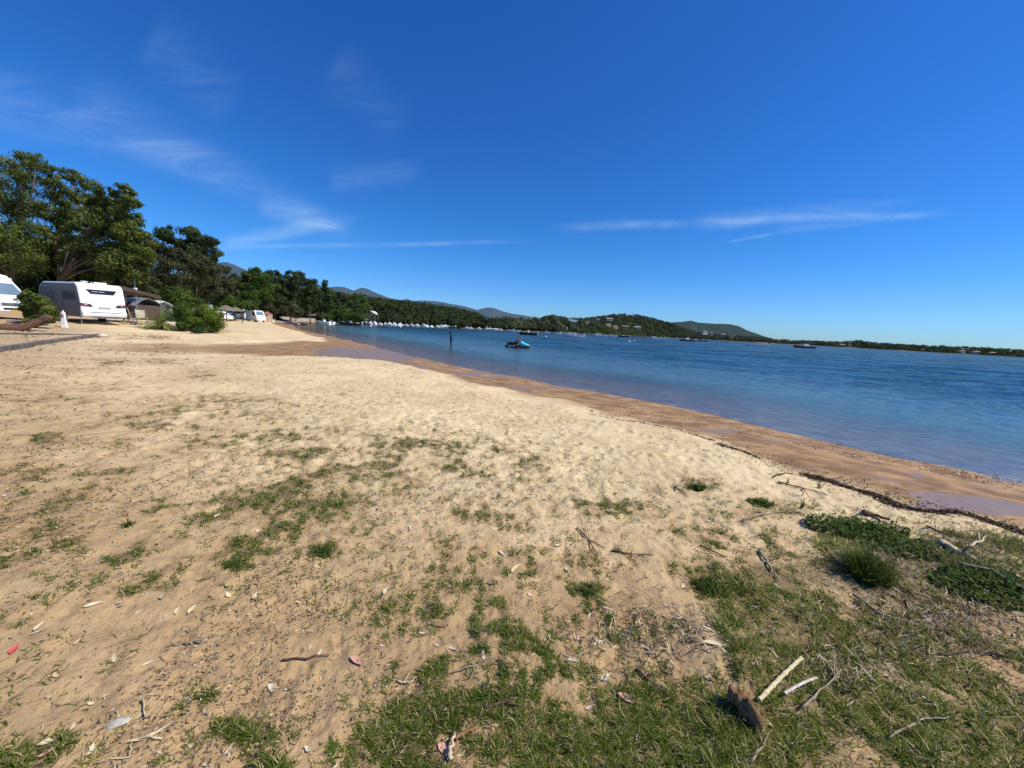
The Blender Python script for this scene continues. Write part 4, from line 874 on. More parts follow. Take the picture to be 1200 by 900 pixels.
# dead bare branches seen in the tamarisks
# ------------------------------------------------------------------ woodland that covers the hills: countless crowns, one mass
hs_ = [(566, 372, 3.2, 1.5, 'w', 'white house at the left end of the hillside houses, near the tree line'), (574, 375, 3, 1.5, 'c', 'cream house a little below the leftmost white house'), (578, 372.6, 2.5, 1.2, 'w', 'small white house just right of the leftmost pair'),
 (586, 374, 3, 1.4, 'c', 'cream house fourth from the left on the hillside'), (606, 373, 4, 1.4, 'w', 'long white house above the anchored white motorboat on the left'), (614, 374.5, 3, 1.3, 'c', 'cream house left of centre of the left hillside cluster'), (622, 374, 3.5, 1.5, 'w', 'white house on the saddle of the hill'),
 (633, 376.5, 4.5, 1.8, 'w', 'bright white house largest of the middle cluster'), (644, 377, 4, 1.8, 'c', 'cream house right of the largest white one'), (653, 378.5, 4, 1.8, 'w', 'white house at the lower end of the middle cluster'), (662, 385, 4.5, 2, 'w', 'white house close to the shore above the twin motorboats'),
 (667, 373.5, 3, 1.4, 'w', 'small white house below the first hill bump'), (673, 378.5, 5, 2, 'c', 'wide cream house in the middle of the slope'), (675, 373.5, 3.2, 1.4, 'c', 'small cream house high on the slope left of the main summit'),
 (688, 379, 4.5, 2, 'c', 'cream house half way up between two hill bumps'), (700, 375.5, 4.5, 2, 'w', 'white house high on the left flank of the summit'), (714, 375, 7, 2.2, 'w', 'long bright white villa under the summit'), (712, 381.5, 6, 1.8, 'o', 'ochre house row below the white villa'),
 (720, 383.5, 5, 2, 'c', 'cream house right below the ochre row'), (732, 384, 8, 2.4, 'o', 'large ochre building on the lower slope'), (738, 370.5, 5, 2.2, 'o', 'orange house close under the very summit'), (746, 385, 8, 2.8, 'c', 'large cream building right of the ochre one'),
 (661.5, 381.5, 3, 1.4, 'c', 'small cream house above the white shore house'), (813, 387, 4, 1.4, 'o', 'orange house on the far right flank of the hill'), (825, 389.5, 5, 2, 'w', 'white house on the right flank above the dark moored boat'), (833, 391, 4, 1.6, 'c', 'cream house right of the white flank house'), (847, 393, 5, 1.8, 'c', 'cream house low on the right end of the hill'),
 (985, 405, 5, 2.2, 'c', 'low cream building on the far right shore by trees'), (994, 405.6, 4, 2, 'o', 'ochre shed beside the low cream building on the far right shore'), (1080, 409.8, 4, 1.4, 'c', 'small cream house alone on the far right shore'),
 (1125, 412.2, 7, 1.6, 'c', 'long pale building on the far right shore'), (1141, 413, 8, 1.6, 'w', 'long whitish building right of the long pale one'), (1160, 414, 6, 1.5, 'o', 'ochre building nearest the right end of the far shore'), (858, 396, 4, 1.5, 'w', 'tiny white house at the foot of the hill right end')]
HOUSES_PX = [(q[0], q[1], q[2], q[3]) for q in hs_]
def woodland(name, strip, n, x0, x1, vmax, rad_m, fm_mat, per, seed, size_f=.5, vpow=1.0, ymin=0):
    r = np.random.default_rng(seed); Vs = []; Ts = []
    for i in range(n):
        px_ = r.uniform(x0, x1); v_ = r.random() ** vpow * vmax; p = strip.point(px_, v_)
        if p.y < ymin: continue
        qx, qy = project(np.array([[p.x, p.y, p.z + 2.0]])); qx = qx[0]; qy = qy[0]
        if any(abs(qx - a) < w / 2 + 2.2 and -h / 2 - .5 < qy - b < h / 2 + 4.5 for a, b, w, h in HOUSES_PX): continue
        ra = rad_m * r.uniform(.65, 1.4); k = int(max(8, min(220, per * (ra * F / p.y) ** 1.5 / 6))); s = max(ra * .30, p.y / F * .8) * size_f * 1.6
        d = r.normal(0, 1, (k, 3)); d[:, 2] = np.abs(d[:, 2]) * .9 - .15; d /= np.linalg.norm(d, axis=1)[:, None]
        lob = 1 + .25 * np.sin(d[:, 0] * 5 + i) * np.cos(d[:, 1] * 4 + i * 2)
        c = np.array([p.x, p.y, p.z + ra * .55]) + d * ra * lob[:, None] * r.uniform(.75, 1.1, (k, 1)) * np.array([1, 1, .95])
        nn = d + r.normal(0, .5, (k, 3)); nn /= np.linalg.norm(nn, axis=1)[:, None]; a = r.normal(0, 1, (k, 3)); a -= nn * (a * nn).sum(1)[:, None]; a /= np.linalg.norm(a, axis=1)[:, None]; b = np.cross(nn, a)
        ss = s * r.uniform(.6, 1.4, (k, 1))
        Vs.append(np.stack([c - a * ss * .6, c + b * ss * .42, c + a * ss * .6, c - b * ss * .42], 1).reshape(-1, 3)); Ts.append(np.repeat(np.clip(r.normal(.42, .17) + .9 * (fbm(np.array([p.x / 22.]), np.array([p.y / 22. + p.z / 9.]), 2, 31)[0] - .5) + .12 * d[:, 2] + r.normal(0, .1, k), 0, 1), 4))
    V = np.vstack(Vs); T = np.concatenate(Ts)
    return tag(link(name, np_mesh(name, V, np.arange(len(V)).reshape(-1, 4), [fm_mat], dict(tint=T))), kind='stuff')
M_W1 = fol('woodland_near', [(.012, .021, .007), (.028, .043, .013), (.052, .073, .021), (.10, .115, .04)])
M_W2 = fol('woodland_far', [(.022, .036, .017), (.042, .060, .026), (.068, .085, .038), (.13, .13, .075)])
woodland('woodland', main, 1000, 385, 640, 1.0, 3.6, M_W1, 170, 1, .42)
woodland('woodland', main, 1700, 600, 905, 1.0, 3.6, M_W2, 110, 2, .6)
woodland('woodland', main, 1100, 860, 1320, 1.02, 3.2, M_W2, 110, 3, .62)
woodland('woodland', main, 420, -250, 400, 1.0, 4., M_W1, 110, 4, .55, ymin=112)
# ------------------------------------------------------------------ OBJECTS
M_WHITE = simple('white_paint', (.80, .80, .79), .3, .03, 2); M_WHITE2 = simple('white_gelcoat', (.74, .74, .72), .35, .05, 2); M_GREYP = simple('grey_plastic', (.12, .12, .125), .5, .1, 6)
M_BLACK = simple('black_trim', (.012, .012, .014), .25, .1, 5); M_RUBBER = simple('rubber', (.02, .02, .02), .85, .2, 8); M_METAL = simple('metal', (.45, .45, .46), .35, .1, 8, metal=.8)
M_GLASS = simple('window_glass', (.010, .012, .015), .35, .2, 2, spec=.12); M_SCREEN = simple('windscreen_glass', (.16, .22, .29), .08, .15, 1, spec=.8)
M_REDL = simple('lamp_red', (.28, .02, .02), .2, .2, 10); M_LAMP = simple('lamp_clear', (.55, .56, .58), .15, .1, 10); M_PLATE = simple('plate_yellow', (.62, .36, .05), .5, .08, 10)
M_BROWNC = simple('brown_canvas', (.075, .05, .038), .9, .15, 2, .3); M_GREYC = simple('grey_canvas', (.17, .18, .19), .85, .12, 2, .3); M_SILVER = simple('silver_cover', (.42, .45, .50), .5, .1, 3); M_BEIGE = simple('beige_canvas', (.50, .43, .32), .9, .1, 4)
M_DARKHULL = simple('dark_hull', (.02, .022, .03), .35, .2, 2); M_NAVY = simple('navy_hull', (.02, .04, .10), .35, .2, 2); M_REDHULL = simple('maroon_hull', (.12, .03, .025), .4, .2, 2); M_RIB = simple('rib_tube', (.10, .10, .11), .6, .1, 3)
M_THATCH = simple('thatch', (.17, .14, .11), .95, .4, 6, .8); M_WOODP = simple('wood_post', (.10, .07, .045), .85, .3, 4, .5); M_STUCCO = simple('stucco', (.62, .56, .46), .9, .08, .6, .2); M_STUCCO2 = simple('stucco_orange', (.50, .34, .22), .9, .1, .6, .2); M_STUCCOW = simple('stucco_white', (.72, .69, .63), .9, .06, .6, .2)
M_TILE = simple('roof_tiles', (.33, .17, .11), .9, .25, 2, .6); M_TILE2 = simple('roof_tiles_pale', (.42, .32, .24), .9, .2, 2, .6)

def wheel(parent, x, y, r=.33, w=.2):
    mb = MB(); mb.prism([(x + math.cos(a * .3927) * r, r + math.sin(a * .3927) * r) for a in range(16)], 'Y', y - w / 2, y + w / 2)
    o = mb.build('wheel', M_RUBBER, parent, bevel=.02); s = 1 if y > 0 else -1
    mb = MB(); yy = y + s * (w / 2 + .004); mb.prism([(x + math.cos(a * .3927) * r * .6, r + math.sin(a * .3927) * r * .6) for a in range(16)], 'Y', yy - .01, yy + .01); mb.build('rim', M_METAL, o)
def caravan(loc, rz, label, L=6.2, Wd=2.2, H=2.38, detail=True, name='caravan', side_shade_mat=None, group=None):
    e = empty(name, loc, rz, label, 'caravan', group); z0 = .42; h = Wd / 2
    prof = [(-.03, z0), (0, z0 + .55), (-.02, z0 + 1.0), (-.16, H - .22), (-.28, H - .06), (-.45, H), (-L + .9, H + .02), (-L + .35, H - .25), (-L + .05, 1.35), (-L, .95), (-L + .12, z0)]
    mb = MB(); mb.prism(prof, 'Y', -h, h); mb.build('body', M_WHITE, e, bevel=.045, seg=3)
    def panel(nm, pts, y, mat, par=e, th=.008):          # pts on the side wall
        m = MB(); s = 1 if y > 0 else -1; m.prism(pts, 'Y', y + s * .003, y + s * (th + .003)); return m.build(nm, mat, par)
    if side_shade_mat:
        panel('side_shade', [(-.12, z0 + .06), (-.10, z0 + .95), (-.26, H - .26), (-.45, H - .08), (-L + .92, H - .07), (-L + .42, H - .3), (-L + .14, 1.35), (-L + .2, z0 + .06)], -h, side_shade_mat, th=.004)  # grey overlay on the white body: the shade of this side painted as colour
    for s in (-1, 1):
        wheel(e, -L * .52, s * (h - .13), .31, .19)
        m = MB(); m.prism([(-L * .52 + math.cos(a * .3927) * .42, .36 + math.sin(a * .3927) * .42) for a in range(9)], 'Y', s * (h + .002), s * (h + .03)); m.build('wheel_arch', M_GREYP, e)
    m = MB(); m.box((-L - .6, 0, .5), (1.3, .08, .08)); m.box((-L - .1, .35, .48), (.6, .06, .06), .5); m.box((-L - .1, -.35, .48), (.6, .06, .06), -.5); m.tube([(-L - 1.1, 0, 0), (-L - 1.1, 0, .6)], .03); m.build('drawbar', M_GREYP, e)
    if not detail:
        panel('window', [(-1.7, 1.25), (-.7, 1.25), (-.7, 1.8), (-1.7, 1.8)], -h, M_GLASS); m = MB(); m.box((-.05, 0, 1.55), (.1, Wd * .55, .45)); m.build('window', M_GLASS, e); return e
    y = -h - .004
    w1 = panel('window', [(-3.9, 1.30), (-2.9, 1.30), (-2.9, 1.82), (-3.9, 1.82)], y, M_GLASS)
    w2 = panel('window', [(-1.75, 1.35), (-.45, 1.35), (-.42, 1.82), (-1.68, 1.86)], y, M_GLASS)
    panel('decal', [(-2.55, .98), (-2.10, .98), (-1.95, 1.22), (-2.42, 1.22)], y, M_BLACK); panel('decal', [(-2.38, 1.30), (-1.90, 1.30), (-1.72, 1.86), (-1.0, 1.98), (-.7, 2.06), (-1.9, 1.99), (-2.2, 1.82)], y - .012, M_BLACK)
    panel('decal', [(-4.1, 2.05), (-2.9, 2.16), (-2.6, 2.22), (-3.9, 2.17)], y, M_BLACK)
    panel('skirt', [(-L + .3, z0 - .02), (-.1, z0 - .02), (-.1, z0 + .07), (-L + .3, z0 + .07)], y, M_GREYP)
    # rear face: u across (y), v up, lying on the sloping back wall
    def rx(z): return -.03 + .03 * (z - z0) / .55 if z < z0 + .55 else (0 - .02 * (z - z0 - .55) / .45 if z < z0 + 1 else -.02 - .14 * (z - z0 - 1.0) / (H - .22 - z0 - 1.0))
    def rear(nm, pts, mat, off=.006, th=.02, par=e):
        m = MB(); n = len(pts); a = [(rx(z) + off, q, z) for q, z in pts]; b = [(rx(z) + off + th, q, z) for q, z in pts]
        m.add(a + b, [tuple(range(n))[::-1], tuple(range(n, 2 * n))] + [(i, (i + 1) % n, n + (i + 1) % n, n + i) for i in range(n)]); return m.build(nm, mat, par)
    win = rear('rear_window', [(-.68, 2.02), (.68, 2.02), (.50, 1.77), (-.50, 1.77)], M_BLACK)
    for k in range(13):                                    # small pale brand lettering strokes on the dark band
        if k == 6: continue
        u_ = -.44 + k * .043; rear('lettering', [(u_, 1.885), (u_ + .027, 1.885), (u_ + .027, 1.917), (u_, 1.917)], M_WHITE2, .028, .004, win)
    for s in (-1, 1):
        t_ = rear('tail_light', [(s * 1.04, 1.20), (s * .60, 1.16), (s * .50, 1.03), (s * .64, 1.02), (s * 1.05, 1.06)][::s], M_BLACK, .008, .03)
        rear('lens', [(s * 1.0, 1.16), (s * .72, 1.14), (s * .64, 1.07), (s * 1.0, 1.09)][::s], M_REDL, .04, .008, t_)
        rear('lens', [(s * .86, 1.13), (s * .74, 1.12), (s * .74, 1.09), (s * .86, 1.095)][::s], M_LAMP, .05, .006, t_)
    rear('number_plate', [(-.26, .92), (.26, .92), (.26, 1.0), (-.26, 1.0)], simple('plate_grey', (.35, .35, .36), .5), .012, .01)
    m = MB(); m.prism([(-.05, .40), (.06, .45), (.10, .60), (.03, .80), (-.02, .80)], 'Y', -h + .02, h - .02); bp = m.build('bumper', M_WHITE, e, bevel=.02)
    rear('bumper_groove', [(-.62, .66), (.62, .66), (.70, .70), (-.70, .70)], M_GREYP, .10, .008, bp)
    m = MB(); m.prism([(-.5, .34), (.50, .34), (.62, .44), (-.62, .44)], 'X', .02, .085); m.build('rear_valance', M_GREYP, e)
    for x_, w in ((-1.0, .5), (-3.2, .7)): m = MB(); m.box((x_, .25, H + .07), (w, .55, .09)); m.box((x_, .25, H + .03), (w * 1.1, .62, .03)); m.build('roof_vent', M_WHITE2, e, bevel=.02)
    m = MB(); m.tube([(-2.2, .1, H), (-2.2, .1, H + .12)], .03); m.lathe([(.02, H + .1), (.18, H + .13), (.16, H + .17), (.02, H + .19)], (-2.2, .1, 0)); m.build('roof_dome', M_WHITE2, e, smooth=True)
    m = MB(); m.tube([(-.2, -h + .02, .45), (-.12, -h + .02, 0)], .02); m.tube([(-.2, h - .02, .45), (-.12, h - .02, 0)], .02); m.build('steady_leg', M_METAL, e)
    return e
A = on_ground(98, 380.5); A.z = gz(A.x, A.y)
cz = gz(-26, 22.4)
CAR = Vector((-25.0, 22.7, cz)); CRZ = RAD(-20)
caravan(CAR, CRZ, 'large white touring caravan seen from behind with grey shaded side', L=4.9, Wd=2.0, side_shade_mat=simple('caravan_side_shade', (.17, .155, .135), .6, .05, 1, spec=.15))
def loc2w(e_loc, rz, p):
    return Vector(e_loc) + Matrix.Rotation(rz, 3, 'Z') @ Vector(p)
# awning fixed to the far side of the caravan
aw = empty('awning', loc2w(CAR, CRZ, (0, 1.12, 0)), CRZ, 'dark brown awning roof stretched from the caravan to two poles', 'awning')
mb = MB(); n = 9; V_ = []
for i in range(n):
    for j in range(7):
        x_ = -4.6 + 4.0 * i / (n - 1); y_ = .02 + 2.0 * j / 6; V_.append((x_, y_, 2.42 - .22 * y_ - .10 * math.sin(math.pi * i / (n - 1)) * math.sin(math.pi * j / 6)))
mb.add(V_ + [(a, b, c - .02) for a, b, c in V_], [(i * 7 + j, i * 7 + j + 1, i * 7 + j + 8, i * 7 + j + 7) for i in range(n - 1) for j in range(6)] + [(n * 7 + i * 7 + j, n * 7 + i * 7 + j + 7, n * 7 + i * 7 + j + 8, n * 7 + i * 7 + j + 1) for i in range(n - 1) for j in range(6)])
mb.build('canopy', M_BROWNC, aw, True, fix=False)
mb = MB(); mb.prism([(-.6, 2.40), (-.6, 1.93), (-.6, 1.6)], 'X', 0, 0) if False else None
mb = MB(); mb.add([(-.58, .05, 2.42), (-.58, 2.0, 1.97), (-.58, 2.0, 1.75), (-.58, 1.1, 1.98), (-.58, .05, 2.15)], [(0, 1, 2, 3, 4)]); mb.build('valance', M_BROWNC, aw, fix=False)
for x_ in (-4.6, -.6):
    mb = MB(); mb.tube([(x_, 1.98, 0), (x_, 1.98, 1.98)], .02); mb.build('pole', M_METAL, aw)

# white camper van
vp = Vector((-27.6, 20.6, 0)); vp.z = gz(vp.x, vp.y); VR = RAD(-14)
v = empty('camper_van', vp, VR, 'white camper van with high roof, nose pointing right, cut by the left edge', 'van')
prof = [(0, .45), (.02, .62), (-.02, .95), (-.12, 1.08), (-.95, 1.32), (-1.75, 2.02), (-1.95, 2.2), (-2.3, 2.45), (-2.9, 2.55), (-5.1, 2.5), (-5.25, 2.3), (-5.3, .45)]
mb = MB(); rings = []
for yy, sh in ((-.93, .06), (-.88, 0), (.88, 0), (.93, .06)): rings.append([(x_ - sh if x_ > -2 else x_ + (sh if x_ < -5 else 0), yy * (1 - .13 * max(0, (z_ - 1.1)) / 1.4), z_ - (sh if z_ > 2 else 0)) for x_, z_ in prof])
mb.loft(rings); mb.build('body', M_WHITE, v, bevel=.05, seg=3)
def slope(nm, x0, z0, x1, z1, w0, w1, mat, off=.012, par=v):
    nx, nz = (z1 - z0), -(x1 - x0); l_ = math.hypot(nx, nz); nx, nz = nx / l_ * off, nz / l_ * off
    m = MB(); f = [(x0 + nx, -w0, z0 + nz), (x0 + nx, w0, z0 + nz), (x1 + nx, w1, z1 + nz), (x1 + nx, -w1, z1 + nz)]; g_ = [(a - nx * 1.5, b, c - nz * 1.5) for a, b, c in f]
    m.add(f + g_, [(0, 1, 2, 3), (7, 6, 5, 4), (0, 4, 5, 1), (1, 5, 6, 2), (2, 6, 7, 3), (3, 7, 4, 0)]); return m.build(nm, mat, par)
slope('windscreen', -.99, 1.35, -1.72, 1.99, .80, .70, M_SCREEN)
for s in (-1, 1):
    m = MB(); q = [(-1.25, 1.38), (-2.2, 1.38), (-2.2, 1.95), (-1.82, 1.95)]; m.add([(x_, s * (.935 - .12 * max(0, z_ - 1.1) / 1.4 * .93), z_) for x_, z_ in q] + [(x_, s * (.915 - .12 * max(0, z_ - 1.1) / 1.4 * .93), z_) for x_, z_ in q], [(0, 1, 2, 3), (7, 6, 5, 4), (0, 4, 5, 1), (1, 5, 6, 2), (2, 6, 7, 3), (3, 7, 4, 0)]); m.build('side_window', M_GLASS, v)
    m = MB(); m.box((.005, s * .66, .83), (.06, .30, .19)); hl = m.build('headlight', M_LAMP, v, bevel=.02); m = MB(); m.box((.04, s * .80, .83), (.02, .07, .15)); m.build('indicator', M_PLATE, hl)
    m = MB(); m.box((-1.25, s * 1.07, 1.5), (.12, .2, .28)); m.tube([(-1.25, s * .9, 1.4), (-1.25, s * 1.02, 1.42)], .02); m.build('mirror', M_BLACK, v, bevel=.03)
    wheel(v, -.85, s * .80, .33, .2); wheel(v, -4.1, s * .80, .33, .2)
m = MB(); m.box((.02, 0, .84), (.05, .98, .14)); gr = m.build('grille', M_GREYP, v); m = MB(); m.lathe([(.0, 0), (.07, .0), (.07, .012), (0, .012)], (0, 0, 0)); em = m.build('badge', M_METAL, gr); em.matrix_parent_inverse = Matrix(); em.location = (.05, 0, .86); em.rotation_euler = (0, RAD(90), 0)
m = MB(); m.box((.06, 0, .56), (.16, 1.78, .24)); bp = m.build('bumper', M_WHITE2, v, bevel=.04); m = MB(); m.box((.145, 0, .60), (.012, 1.0, .10)); m.build('air_intake', M_BLACK, bp)
m = MB(); m.box((.155, 0, .49), (.012, .52, .12)); m.build('number_plate', M_PLATE, v)
m = MB(); m.box((-2.5, .88, 2.2), (.5, .1, .25)); m.box((-2.5, .9, 1.95), (.4, .06, .06)); m.build('awning_case', M_WHITE2, v, bevel=.02)

# service post
p = on_ground(76, 384); sp = empty('service_post', p, RAD(20), 'white service post with taps standing on sand before the caravan', 'post')
m = MB(); m.loft([[(a * w, b * w2, z_) for a, b in ((-.5, -.5), (.5, -.5), (.5, .5), (-.5, .5))] for z_, w, w2 in ((0, .32, .26), (.1, .32, .26), (.14, .25, .22), (.46, .25, .22), (.5, .22, .20), (.92, .20, .18), (.98, .13, .13))]); m.build('housing', M_WHITE, sp, bevel=.015)
m = MB(); m.lathe([(.03, .96), (.06, 1.0), (.05, 1.06), (.0, 1.08)], n=12); m.build('lamp_cap', M_WHITE2, sp, smooth=True)
m = MB(); m.box((0, -.125, .74), (.13, .03, .10)); m.build('socket', M_GREYP, sp)
for s in (-1, 1): m = MB(); m.tube([(s * .12, 0, .55), (s * .22, 0, .55), (s * .23, 0, .50)], .02); m.build('tap', M_METAL, sp)

sp.scale = (.68, .68, .84)
# driftwood log
def log():
    base = [at(-60, 381, 16.0), at(-20, 383, 16.4), at(8, 384, 16.8), at(26, 383.5, 17.1), at(38, 379.5, 17.3), at(50, 374.5, 17.5), at(59, 371.0, 17.6)]
    o0 = base[2].copy(); pts = [p_[:] for p_ in catmull([b_ - o0 for b_ in base], 4)]; rs = [.18, .17, .16, .16, .16, .17, .17, .165, .16, .16, .155, .15, .16, .165, .15, .14, .13, .13, .125, .12, .13, .15, .16, .14, .10]
    m = MB(); n_ = 14; m.tube(pts, [rs[min(i, 24)] for i in range(len(pts))], n_)
    m.v = [tuple(Vector(q) * (1) + Vector((0, 0, .03 * math.sin(k % n_ * 2.7 + k * .05) + random.uniform(-.016, .016)))) for k, q in enumerate(m.v)]
    t = NT('driftwood'); P = t.obj(); a = t.noise(P, 3, 5, .6, scl=(.5, 3, 6)); b = t.noise(P, 14, 4, .6, scl=(.4, 3, 6))
    o = m.build('driftwood_log', t.out(t.pbr(t.mix(t.ramp(b, .35, .65), t.mix(t.ramp(a, .4, .6), (.15, .065, .035), (.07, .032, .02)), (.26, .16, .10)), .8, normal=t.bump(b, 1., .06), spec=.2)), smooth=False); o.location = o0
    m2 = MB(); q = Vector(pts[14]); m2.tube([q, q + Vector((.12, .02, -.22)), q + Vector((.10, .05, -.50))], [.05, .035, .02], 7); m2.build('root_stub', M_WOODP, o)
    tag(o, 'big reddish driftwood log with one end raised off the sand', 'log')
log()
# timber edging
def kerb(pts, h_, w_, label, mat):
    P = [on_ground(*q) for q in pts]; o0 = P[0].copy(); m = MB()
    for a, b in zip(P[:-1], P[1:]):
        n_ = max(1, int((b - a).length / 2.4))
        for i in range(n_):
            s_ = a.lerp(b, i / n_); e_ = a.lerp(b, (i + 1) / n_); s_.z = gz(s_.x, s_.y); e_.z = gz(e_.x, e_.y); c_ = (s_ + e_) / 2; d_ = e_ - s_
            m.box(c_ - o0 + Vector((0, 0, h_ / 2 - .04 + random.uniform(-.008, .008))), (d_.length - .02, w_, h_), math.atan2(d_.y, d_.x) + random.uniform(-.006, .006), (-math.atan2(d_.z, math.hypot(d_.x, d_.y)), 'Y'))
    o = m.build('timber_edging', mat, bevel=.012); o.location = o0; return tag(o, label, 'edging')
tm = simple('old_timber', (.13, .11, .09), .9, .35, 3, .6); tm2 = simple('sleeper', (.10, .085, .07), .9, .3, 3, .6)
kerb([(-60, 424), (0, 412), (60, 402), (118, 394)], .17, .16, 'long grey timber edging nearest the viewer along the gravel', tm)
kerb([(-60, 391), (0, 391.5), (60, 392), (112, 393)], .09, .14, 'low dark timber edging at the far side of the gravel', tm2)
p = on_ground(120, 395); m = MB(); rg = []
for i in range(6): f = i / 5; rg.append([(math.cos(k * .63) * .22 * math.sin(math.pi * (f * .9 + .05)) * (1 + .15 * math.sin(k * 2)), math.sin(k * .63) * .18 * math.sin(math.pi * (f * .9 + .05)), -.05 + .24 * f) for k in range(10)])
m.loft(rg); o = m.build('rock', simple('rock', (.55, .46, .36), .9, .15, 4, .6), smooth=True); o.location = p; tag(o, 'pale rock at the corner where the timber edgings meet', 'rock')

# ---------------------------------------------------------------- people
def skin_mesh(J, E, R, mat, name, parent, sub=2, keep=None):
    names = list(J) if keep is None else keep; idx = {k: i for i, k in enumerate(names)}
    me = bpy.data.meshes.new(name); me.from_pydata([J[k] for k in names], [(idx[a], idx[b]) for a, b in E if a in idx and b in idx], [])
    o = bpy.data.objects.new(name, me); COL.objects.link(o); o.modifiers.new('s', 'SKIN'); sm = o.modifiers.new('u', 'SUBSURF'); sm.levels = sub; sm.render_levels = sub
    for k, i in idx.items(): sv = me.skin_vertices[0].data[i]; sv.radius = R[k] if isinstance(R[k], tuple) else (R[k], R[k]); sv.use_root = (i == 0)
    dg = bpy.context.evaluated_depsgraph_get(); m2 = bpy.data.meshes.new_from_object(o.evaluated_get(dg)); bpy.data.objects.remove(o)
    m2.materials.clear(); m2.materials.append(mat)
    for p_ in m2.polygons: p_.use_smooth = True
    m2.name = name; return link(name, m2, parent)
E_BODY = [('pelvis', 'waist'), ('waist', 'chest'), ('chest', 'neck'), ('neck', 'jaw'), ('jaw', 'head'), ('head', 'crown')]
for s in 'lr':
    E_BODY += [('chest', 'sh' + s), ('sh' + s, 'el' + s), ('el' + s, 'wr' + s), ('wr' + s, 'ha' + s), ('pelvis', 'hip' + s), ('hip' + s, 'kn' + s), ('kn' + s, 'an' + s), ('an' + s, 'to' + s)]
    for k in range(5): E_BODY += [('ha' + s, 'f%d%s' % (k, s)), ('f%d%s' % (k, s), 'g%d%s' % (k, s))]
RB = dict(pelvis=(.15, .11), waist=(.125, .095), chest=(.15, .11), neck=.055, jaw=.062, head=(.078, .092), crown=(.06, .07))
for s in 'lr':
    RB.update({'sh' + s: .062, 'el' + s: .042, 'wr' + s: .028, 'ha' + s: (.036, .02), 'hip' + s: .09, 'kn' + s: .056, 'an' + s: .04, 'to' + s: (.04, .025)})
    for k in range(5): RB['f%d%s' % (k, s)] = .0095; RB['g%d%s' % (k, s)] = .008
def person(label, loc, rz, P, skin, top=None, bottom=None, hair=(.02, .015, .01), long_leg=False, suit=False):
    """P: joint positions, x right, y forward, z up"""
    e = empty('person', loc, rz, label, 'person'); J = {k: Vector(v_) for k, v_ in P.items()}
    for s in 'lr':
        w = J['wr' + s]; d = (w - J['el' + s]).normalized(); sd = -1 if s == 'l' else 1; side = d.cross(Vector((0, 1, .2))).normalized() if abs(d.y) < .9 else Vector((1, 0, 0)); dn = d.cross(side).normalized()
        J['ha' + s] = w + d * .07
        for k in range(4):
            o_ = side * (.03 - .02 * k); L_ = (.038, .045, .042, .033)[k]; J['f%d%s' % (k, s)] = w + d * (.115) + o_; J['g%d%s' % (k, s)] = w + d * (.115 + L_) + o_ + dn * .02
        J['f4' + s] = w + d * .07 + side * .05; J['g4' + s] = w + d * .10 + side * .065 + dn * .012
    sk = simple('skin', skin, .6, .08, 6)
    body = skin_mesh(J, E_BODY, RB, sk if not suit else suit, 'body', e)
    def cloth(nm, keys, mat, grow=.012, ends={}):
        Jc = {k: J[k] for k in keys}; Jc.update({k: Vector(v_) for k, v_ in ends.items()})
        R = {k: (tuple(q + grow for q in RB[k]) if isinstance(RB.get(k), tuple) else RB.get(k, .05) + grow) for k in Jc}
        Ec = [q for q in E_BODY if q[0] in Jc and q[1] in Jc] + [(a[1:], a) for a in ends]
        return skin_mesh(Jc, Ec, R, mat, nm, e, keep=list(Jc))
    if top:
        en = {'_sh' + s: J['sh' + s].lerp(J['el' + s], .75) for s in 'lr'}
        for k in en: RB[k] = .05
        cloth('shirt', ['pelvis', 'waist', 'chest', 'shl', 'shr'], simple('shirt', top, .9, .1, 8), .016, en)
    if bottom:
        if long_leg: cloth('trousers', ['pelvis', 'hipl', 'hipr', 'knl', 'knr', 'anl', 'anr'], simple('trousers', bottom, .9, .1, 8), .014)
        else:
            en = {'_hip' + s: J['hip' + s].lerp(J['kn' + s], .8) for s in 'lr'}
            for k in en: RB[k] = .072
            cloth('shorts', ['pelvis', 'hipl', 'hipr'], simple('shorts', bottom, .9, .1, 8), .016, en)
    hd = J['head']; f = Vector((0, 1, 0)); m = MB(); rings = []
    for i in range(7):
        th = .12 + i * .26; rings.append([hd + Vector((0, -.012, .045)) + Vector((math.cos(k * .5236) * .092 * math.sin(th), math.sin(k * .5236) * .108 * math.sin(th) - (.012 * i), .095 * math.cos(th) - (.025 * i if math.sin(k * .5236) < .2 else 0))) for k in range(12)])
    m.loft(rings); m.build('hair', simple('hair', hair, .7, .2, 20), e, True)
    m = MB(); m.loft([[hd + Vector((a * w, .086 + y_, z_)) for a in (-1, 0, 1)] for z_, w, y_ in ((.02, .008, 0), (-.02, .016, .022), (-.03, .012, .004))], closed=False, cap=False); nose = m.build('nose', sk, e, True, fix=False)
    for s in (-1, 1):
        m = MB(); m.lathe([(.0, -.008), (.009, -.003), (.009, .003), (0, .008)], hd + Vector((s * .032, .084, .012)), 8); m.build('eye', simple('eye', (.02, .015, .012), .3), e, True)
        m = MB(); m.lathe([(.0, -.03), (.014, -.012), (.016, .012), (0, .03)], hd + Vector((s * .086, 0, 0)), 8); m.build('ear', sk, e, True)
    m = MB(); m.box(hd + Vector((0, .084, -.05)), (.045, .012, .01)); m.build('mouth', simple('lips', (.30, .10, .08), .6), e)
    return e
